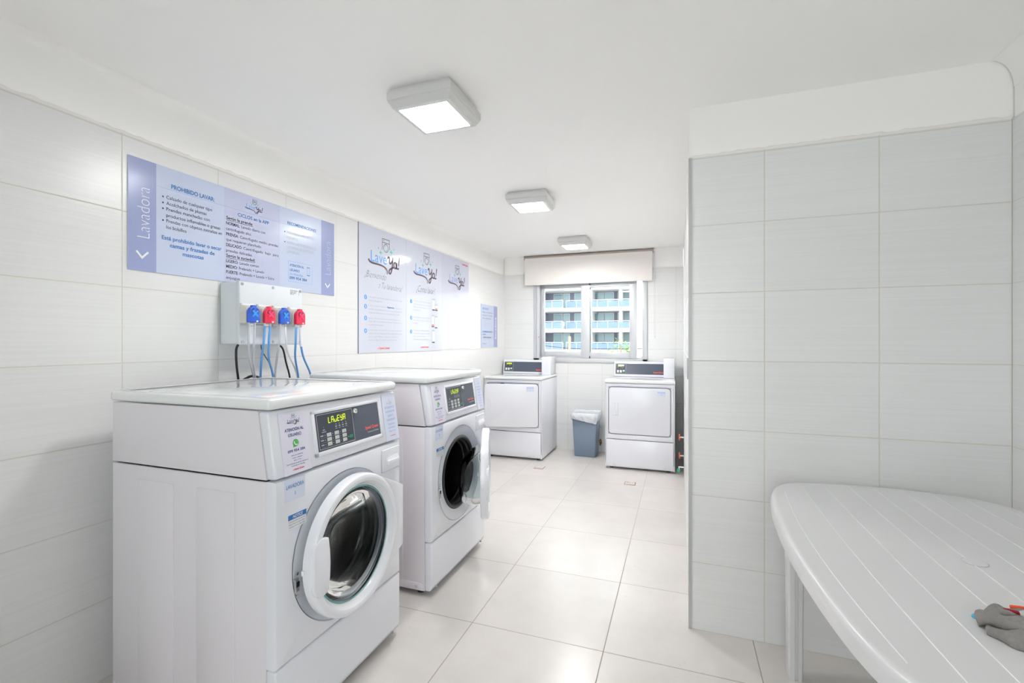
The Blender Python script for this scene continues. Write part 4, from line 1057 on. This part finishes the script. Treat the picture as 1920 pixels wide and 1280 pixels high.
# ------------------------------------------------------------------ plastic table
tb = empty('plastic_table', (2.835, 1.555, 0), 'white plastic garden table by the tiled wall', 'table')
TX, TY, hx, hy = 2.835, 1.555, .380, .630
def tpt(t, g=0.0):
    """outline: bowed sides, rounded corners"""
    c_, s_ = math.cos(t), math.sin(t); n = 9
    rr = (abs(c_) ** n + abs(s_) ** n) ** (-1 / n)
    x, y = rr * c_, rr * s_
    X = (hx - g) * x * (1 + .145 * (1 - y * y)); Y = (hy - g) * y * (1 + .106 * (1 - x * x))
    return TX + X, TY + Y
n = 360; prof = [(.0, .684), (-.001, .700), (.001, .714), (.004, .724), (.010, .7295), (.016, .7305), (.022, .7300)]
m = MB(); vs = []
for i in range(n):
    t = 2 * PI * i / n
    for g, z in prof: x, y = tpt(t, g); vs.append((x, y, z))
k = len(prof); fs = [(i * k + q, ((i + 1) % n) * k + q, ((i + 1) % n) * k + q + 1, i * k + q + 1) for i in range(n) for q in range(k - 1)]
fs.append(tuple(i * k + k - 1 for i in range(n)))
m.add(vs, fs, M_table)
vs = []
for i in range(n):
    t = 2 * PI * i / n
    for g, z in ((0, .684), (.005, .684), (.007, .715)): x, y = tpt(t, g); vs.append((x, y, z))
fs = [(i * 3 + q, i * 3 + q + 1, ((i + 1) % n) * 3 + q + 1, ((i + 1) % n) * 3 + q) for i in range(n) for q in range(2)]
fs.append(tuple(i * 3 + 2 for i in range(n))[::-1]); m.add(vs, fs, M_table)
top = m.build('table_top', tb, 50)
M_groove = mat('table_seam', (.80, .80, .81), .3)
def inside_len(x):
    f = abs(x - TX) / (hx * 1.145); return hy * (1.045 - .55 * max(0, f - .35) ** 1.5)
m = MB()
TF = F((0, 0, .7302), (1, 0, 0), (0, 1, 0))
for x in (2.460, 2.553, 2.645, 2.739, 2.824, 2.916, 3.008, 3.100, 3.190):
    L_ = inside_len(x); pts = []
    bow = (.030 if x < TX else -.030) * (abs(x - TX) / .375) ** 3
    for i in range(25):
        s_ = -1 + 2 * i / 24; pts.append((x + bow * s_ * s_, TY + s_ * L_ * .985))
    m.tube([(a, b_, .7298) for a, b_ in pts], .0016, M_groove, 6, 1)
m.build('seam_ridges', top)
m = MB(); cf = F((2.834, 1.564, .7303), (1, 0, 0), (0, 1, 0)); m.lathe(cf, [(.026, 0), (.024, .0015), (.001, .0015)], M_table, 40)
m.line(cf, [(.0265 * math.cos(R(10 * i)), .0265 * math.sin(R(10 * i))) for i in range(36)], .001, M_grey, .0004, closed=True); m.build('parasol_hole_cap', top)
def leg(cx, cy, sx, sy):
    m = MB(); rows = []
    pr = [(-.030, -.022), (-.022, -.030), (-.004, -.031), (.000, -.022), (.006, -.022), (.010, -.031), (.024, -.030), (.030, -.022), (.030, .022), (.022, .030), (-.022, .030), (-.030, .022)]
    vs = []
    for z, s_ in ((0.0, .80), (.02, .84), (.35, .92), (.70, 1.05)):
        for a, b_ in pr: vs.append((cx + a * s_ * sx, cy + b_ * s_, z))
    k = len(pr); fs = [(i * k + q, i * k + (q + 1) % k, (i + 1) * k + (q + 1) % k, (i + 1) * k + q) for i in range(3) for q in range(k)]
    fs.append(tuple(range(k))[::-1]); fs.append(tuple(3 * k + q for q in range(k)))
    m.add(vs, fs, M_table); m.build('leg', tb, 30)
for cx, sx in ((2.526, 1), (3.144, -1)):
    for cy in (2.088, 1.022): leg(cx, cy, sx, 1)

# ------------------------------------------------------------------ socks on the table
sk = empty('crumpled_socks', (2.78, 1.19, .7305), 'crumpled grey socks with red and orange trim on the plastic table', 'socks')
def lump(name, pts, r_, mm, fl=.6, seed=1, ruck=.0):
    """a soft knitted fold: a tapering tube, flattened in z and rucked"""
    ruck *= 2.2; m = MB().tube(pts, r_, mm, 28, 14); rn = random.Random(seed); a = [rn.uniform(0, 6) for _ in range(4)]
    z0 = .7308
    for v in m.v:
        d_ = ruck * (math.sin(v.x * 160 + a[0] + v.y * 60) + math.sin(v.y * 190 + a[1]))
        v.z += d_; v.x += d_ * .5; v.y += ruck * 1.6 * math.sin(v.x * 90 + a[2]); v.z = z0 + max(0, (v.z - z0) * fl)
    return m.build(name, sk, 70)
ease = lambda r0: (lambda t: r0 * (.35 + .65 * math.sin(PI * min(1, .12 + .88 * t)) ** .6))
lump('folded_sock', [(2.678, 1.222, .742), (2.705, 1.212, .748), (2.74, 1.190, .752), (2.80, 1.165, .752), (2.88, 1.15, .748)], ease(.020), M_sock, .9, 1, .0015)
lump('folded_sock', [(2.680, 1.190, .738), (2.705, 1.172, .741), (2.75, 1.148, .742), (2.82, 1.128, .742), (2.90, 1.12, .740)], ease(.019), M_sock, .8, 2, .0015)
lump('folded_sock', [(2.70, 1.232, .745), (2.74, 1.232, .752), (2.78, 1.222, .756), (2.84, 1.205, .752), (2.90, 1.19, .745)], ease(.022), M_sock, .9, 3, .002)
lump('rolled_cuff', [(2.742, 1.215, .768), (2.765, 1.207, .773), (2.79, 1.200, .773)], ease(.013), M_sockl, 1, 4, .001)
lump('blue_toe', [(2.674, 1.229, .744), (2.679, 1.219, .744), (2.684, 1.212, .741)], .0045, M_sockb, 1, 5)
lump('red_trim', [(2.716, 1.243, .758), (2.738, 1.226, .766), (2.760, 1.200, .766), (2.795, 1.188, .766)], .0032, M_sockr, 1, 6)
lump('orange_trim', [(2.742, 1.246, .766), (2.755, 1.236, .771), (2.785, 1.225, .774), (2.83, 1.215, .772)], .0038, M_socko, 1, 7)
lump('black_patch', [(2.785, 1.198, .779), (2.80, 1.192, .780), (2.83, 1.186, .776)], .010, M_sockk, 1, 8)

# ------------------------------------------------------------------ small things on walls and floor
m = MB().box(XR - .009, XR - .0005, 2.478, 2.560, 1.122, 1.226, M_lgrey, .003); sw = m.build('wall_switch'); tag(sw, 'slim grey switch plate on the edge-on wall', 'switch')
def valve(y, z, mm, label):
    r = empty('gas_valve', (XR, y, z), label, 'valve', 'orange taps beside the right dryer')
    MB().cyl((XR - .0005, y, z), (XR - .038, y, z), .009, M_steel).build('valve_stem', r)
    q = MB().box(XR - .048, XR - .036, y - .012, y + .012, z - .030, z + .030, mm, .004); q.build('lever', r)
M_or = mat('orange_lever', (.85, .13, .03), .4)
valve(4.80, .383, M_or, 'upper orange tap on the wall beside the right dryer')
valve(4.80, .205, M_or, 'lower orange tap on the wall beside the right dryer')
r = empty('water_tap', (XR, 4.80, .08), 'small tap with green knob low beside the right dryer', 'tap')
MB().cyl((XR - .0005, 4.80, .095), (XR - .05, 4.80, .095), .008, M_chrome).cyl((XR - .045, 4.80, .098), (XR - .045, 4.80, .055), .007, M_chrome).build('tap_body', r)
MB().cyl((XR - .05, 4.78, .062), (XR - .05, 4.82, .062), .014, mat('green_knob', (.02, .45, .18), .4)).build('tap_knob', r)
# drain covers
def drain(x, y, label):
    r = empty('floor_drain', (x, y, 0), label, 'drain', 'small square floor drains')
    MB().box(x - .05, x + .05, y - .05, y + .05, .0003, .003, mat('tan_drain_frame', (.42, .27, .17), .6), .001).build('drain_frame', r)
    q = MB().box(x - .042, x + .042, y - .042, y + .042, .003, .0042, mat('drain_grey', (.72, .68, .64), .4, metal=.2), .0005)
    for i in range(3): q.disc(F((x - .022 + .022 * i, y, 0), (1, 0, 0), (0, 1, 0)), 0, 0, .006, M_edge, .0045, 12)
    q.build('drain_cover', r)
drain(.735, 4.66, 'small floor drain in front of the left dryer')
drain(1.675, 4.42, 'small floor drain in front of the right dryer')
# broken hole with a pipe stub in the far wall
hl = empty('broken_pipe_hole', (1.222, YB, .12), 'ragged brown hole with pipe stub in the wall beside the bin', 'hole')
rn = random.Random(9); HF = F((1.222, YB - .0008, .118), (1, 0, 0), (0, 0, 1))
MB().poly(HF, [((.014 + rn.uniform(-.003, .006)) * math.cos(2 * PI * i / 14), (.040 + rn.uniform(-.012, .012)) * math.sin(2 * PI * i / 14)) for i in range(14)], mat('broken_plaster', (.24, .13, .08), .9, bump=(80, .8))).build('broken_edge', hl)
MB().cyl((1.220, YB - .001, .128), (1.220, YB - .022, .128), .009, mat('copper_pipe', (.62, .30, .17), .3, metal=.8)).build('pipe_stub', hl)

# ------------------------------------------------------------------ outdoors
M_bw = mat('render_white', (.66, .655, .65), .8); M_bl = mat('render_lilac', (.17, .18, .24), .8); M_bg = mat('flat_glass_teal', (.13, .24, .28), .12)
M_bg2 = mat('flat_glass_curtain', (.26, .38, .42), .3); M_rail = mat('rail_white', (.75, .78, .84), .4); M_rg = mat('balcony_glass', (.20, .29, .42), .3, alpha=.6, spec=.3)
M_chair = mat('garden_furniture', (.70, .70, .70), .6); M_dkf = mat('dark_furniture', (.05, .05, .06), .6)
bd = empty('apartment_building', (-9, 64, -6), 'white block of flats with glass balconies seen through the window', 'building')
FL = 2.66; zs = [5.55 + FL * k for k in (-4, -3, -2, -1, 0, 1, 2)]
m = MB().box(-30, -3.6, 61.2, 75, -6, 14.2, M_bl); m.build('rear_wall', bd)
m = MB().box(-3.6, 3.5, 59.6, 75, -6, 14.2, M_bw)
for z in zs:
    m.box(-3.3, -2.95, 59.57, 59.62, z + .3, z + 2.1, M_bg).box(-2.2, -1.8, 59.57, 59.62, z + 1.2, z + 2.0, M_bg)
m.build('end_wall', bd)
edge = [(-30, 56.6), (-17.5, 58.4), (-11.7, 57.2), (-11.5, 58.3), (-3.6, 58.3)]
for z in zs[:-1]:
    pts = edge + [(-3.6, 61.2), (-30, 61.2)]
    sl = MB().prism(XY, pts, z - .42, z, M_bw).build('balcony_slab', bd)
    q = MB()
    for i in range(len(edge) - 1):
        (xa, ya), (xb_, yb_) = edge[i], edge[i + 1]
        A = Vector((xa, ya + .15, 0)); B = Vector((xb_, yb_ + .15, 0)); L_ = (B - A).length
        if L_ < 1.5: continue
        fr = F((A.x, A.y, z), (B - A).normalized(), (0, 0, 1))
        q.fbox(fr, 0, L_, .05, .84, -.01, .01, M_rg)
        q.fbox(fr, 0, L_, .93, 1.0, -.03, .03, M_rail); q.fbox(fr, 0, L_, .01, .05, -.02, .02, M_rail)
        nn = max(2, int(L_ / 1.25))
        for k in range(nn + 1): q.fbox(fr, L_ * k / nn - .022, L_ * k / nn + .022, 0, .95, -.03, .03, M_rail)
    q.build('balcony_railing', bd)
    # windows behind
    for x0, x1, mm in ((-29, -26, M_bg2), (-24.5, -20.5, M_bg2), (-18.9, -17.5, M_bg), (-13.8, -12.7, M_bg), (-12.45, -11.7, M_bg2), (-10.95, -8.95, M_bg2), (-8.6, -8.0, M_bg), (-7.9, -7.1, M_bg2), (-7.0, -5.9, M_bg2), (-5.3, -4.95, M_bg), (-4.6, -3.9, M_bg2)):
        f = MB(); yq = 61.2
        f.box(x0 - .07, x1 + .07, yq - .06, yq - .001, z, z + 2.15, M_bw)
        o = f.build('flat_window', bd)
        MB().box(x0, x1, yq - .09, yq - .06, z + .06, z + 2.08, mm).build('pane', o)
    MB().box(-14.95, -14.75, 59.2, 61.2, z, z + FL - .42, M_bl).build('balcony_divider', bd)
    MB().box(-8.35 + .0, -8.25, 58.8, 61.2, z, z + FL - .42, M_bw).build('balcony_divider', bd)
    MB().box(-4.9, -4.6, 58.7, 61.2, z, z + FL - .42, M_bw).build('balcony_divider', bd)
def patio_chair(x, z, mm):
    q = MB().box(x - .25, x + .25, 59.0, 59.5, z + .38, z + .44, mm).box(x - .25, x + .25, 59.46, 59.52, z + .44, z + .95, mm)
    for a in (-.22, .22):
        for y in (59.05, 59.45): q.box(x + a - .03, x + a + .03, y - .03, y + .03, z, z + .4, mm)
    return q
for x, z, mm, lb in ((-9.6, zs[4], M_chair, 'pale chair on the upper balcony of the flats, left'), (-6.2, zs[4], M_chair, 'pale chair on the upper balcony of the flats, right'), (-12.2, zs[3], M_chair, 'pale chair on the middle balcony of the flats'), (-6.9, zs[2], M_dkf, 'dark chair on the lowest visible balcony of the flats')):
    tag(patio_chair(x, z, mm).build('balcony_chair'), lb, 'chair', 'chairs on the far balconies')
structure(MB().box(-120, 120, 6.5, 200, -6.2, -6, mat('street_ground', (.45, .45, .43), .9, vary=.15, vscale=.3)), 'ground', 'street level far below the window', 'ground')
# leafy trees
M_leaf = mat('fresh_leaves', (.16, .30, .045), .6, vary=.5, vscale=6); M_bark = mat('bark', (.26, .18, .10), .9)
def tree(x, y, ztop, rad, nleaf, label, seed, h):
    rn = random.Random(seed); r = empty('leafy_tree', (x, y, -6), label, 'tree', 'trees outside the window')
    q = MB().tube([(x, y, -6), (x + .08, y, -3), (x - .05, y, ztop - h * .7), (x, y, ztop - .1)], lambda t: .10 * (1 - .85 * t), M_bark, 8)
    tips = []
    for i in range(16):
        z0 = ztop - h * rn.uniform(.15, .9); a = rn.uniform(0, 2 * PI); l = rad * rn.uniform(.5, 1)
        tip = (x + l * math.cos(a), y + l * math.sin(a), z0 + l * .6); tips.append(tip)
        q.tube([(x, y, z0), (x + l * .5 * math.cos(a), y + l * .5 * math.sin(a), z0 + l * .2), tip], lambda t: .018 * (1 - .8 * t), M_bark, 5, 3)
    q.build('trunk', r)
    q = MB(); tips.append((x, y, ztop - .1))
    for i in range(nleaf):
        c_ = Vector(rn.choice(tips)) + Vector([rn.gauss(0, rad * .22) for _ in range(3)])
        d_ = Vector((rn.uniform(-1, 1), rn.uniform(-1, 1), rn.uniform(-.8, .5))).normalized(); s_ = d_.cross(Vector((rn.uniform(-1, 1), rn.uniform(-1, 1), 1))).normalized()
        L_ = rn.uniform(.07, .12); w_ = .018
        q.add([c_, c_ + d_ * L_ * .5 + s_ * w_, c_ + d_ * L_, c_ + d_ * L_ * .5 - s_ * w_], [(0, 1, 2, 3)], M_leaf)
    q.build('foliage', r, 0)
tree(.50, 14, 1.30, .42, 900, 'sunlit young tree behind the right window pane', 4, 1.6)
tree(1.30, 15.5, 2.0, .36, 1300, 'taller slim tree in the open gap of the window', 8, 3.0)
tree(-.35, 14.5, 1.0, .30, 300, 'low tree, the leftmost of the three outside the window', 12, 1.0)
pl = MB().cyl((-4.65, 30, -6), (-4.65, 30, 1.65), .11, mat('weathered_wood', (.34, .27, .18), .9, vary=.3, vscale=4), .085, 12).build('utility_pole'); tag(pl, 'weathered wooden pole outside the left window pane', 'pole')
wr = MB().tube([(-14, 30, 2.2), (-9, 30, 1.35), (-6.46, 30, 1.05), (-3.95, 30, .84), (2, 30, .9)], .022, M_cable, 6).build('overhead_wire'); tag(wr, 'dark sagging wire crossing outside the window', 'wire')
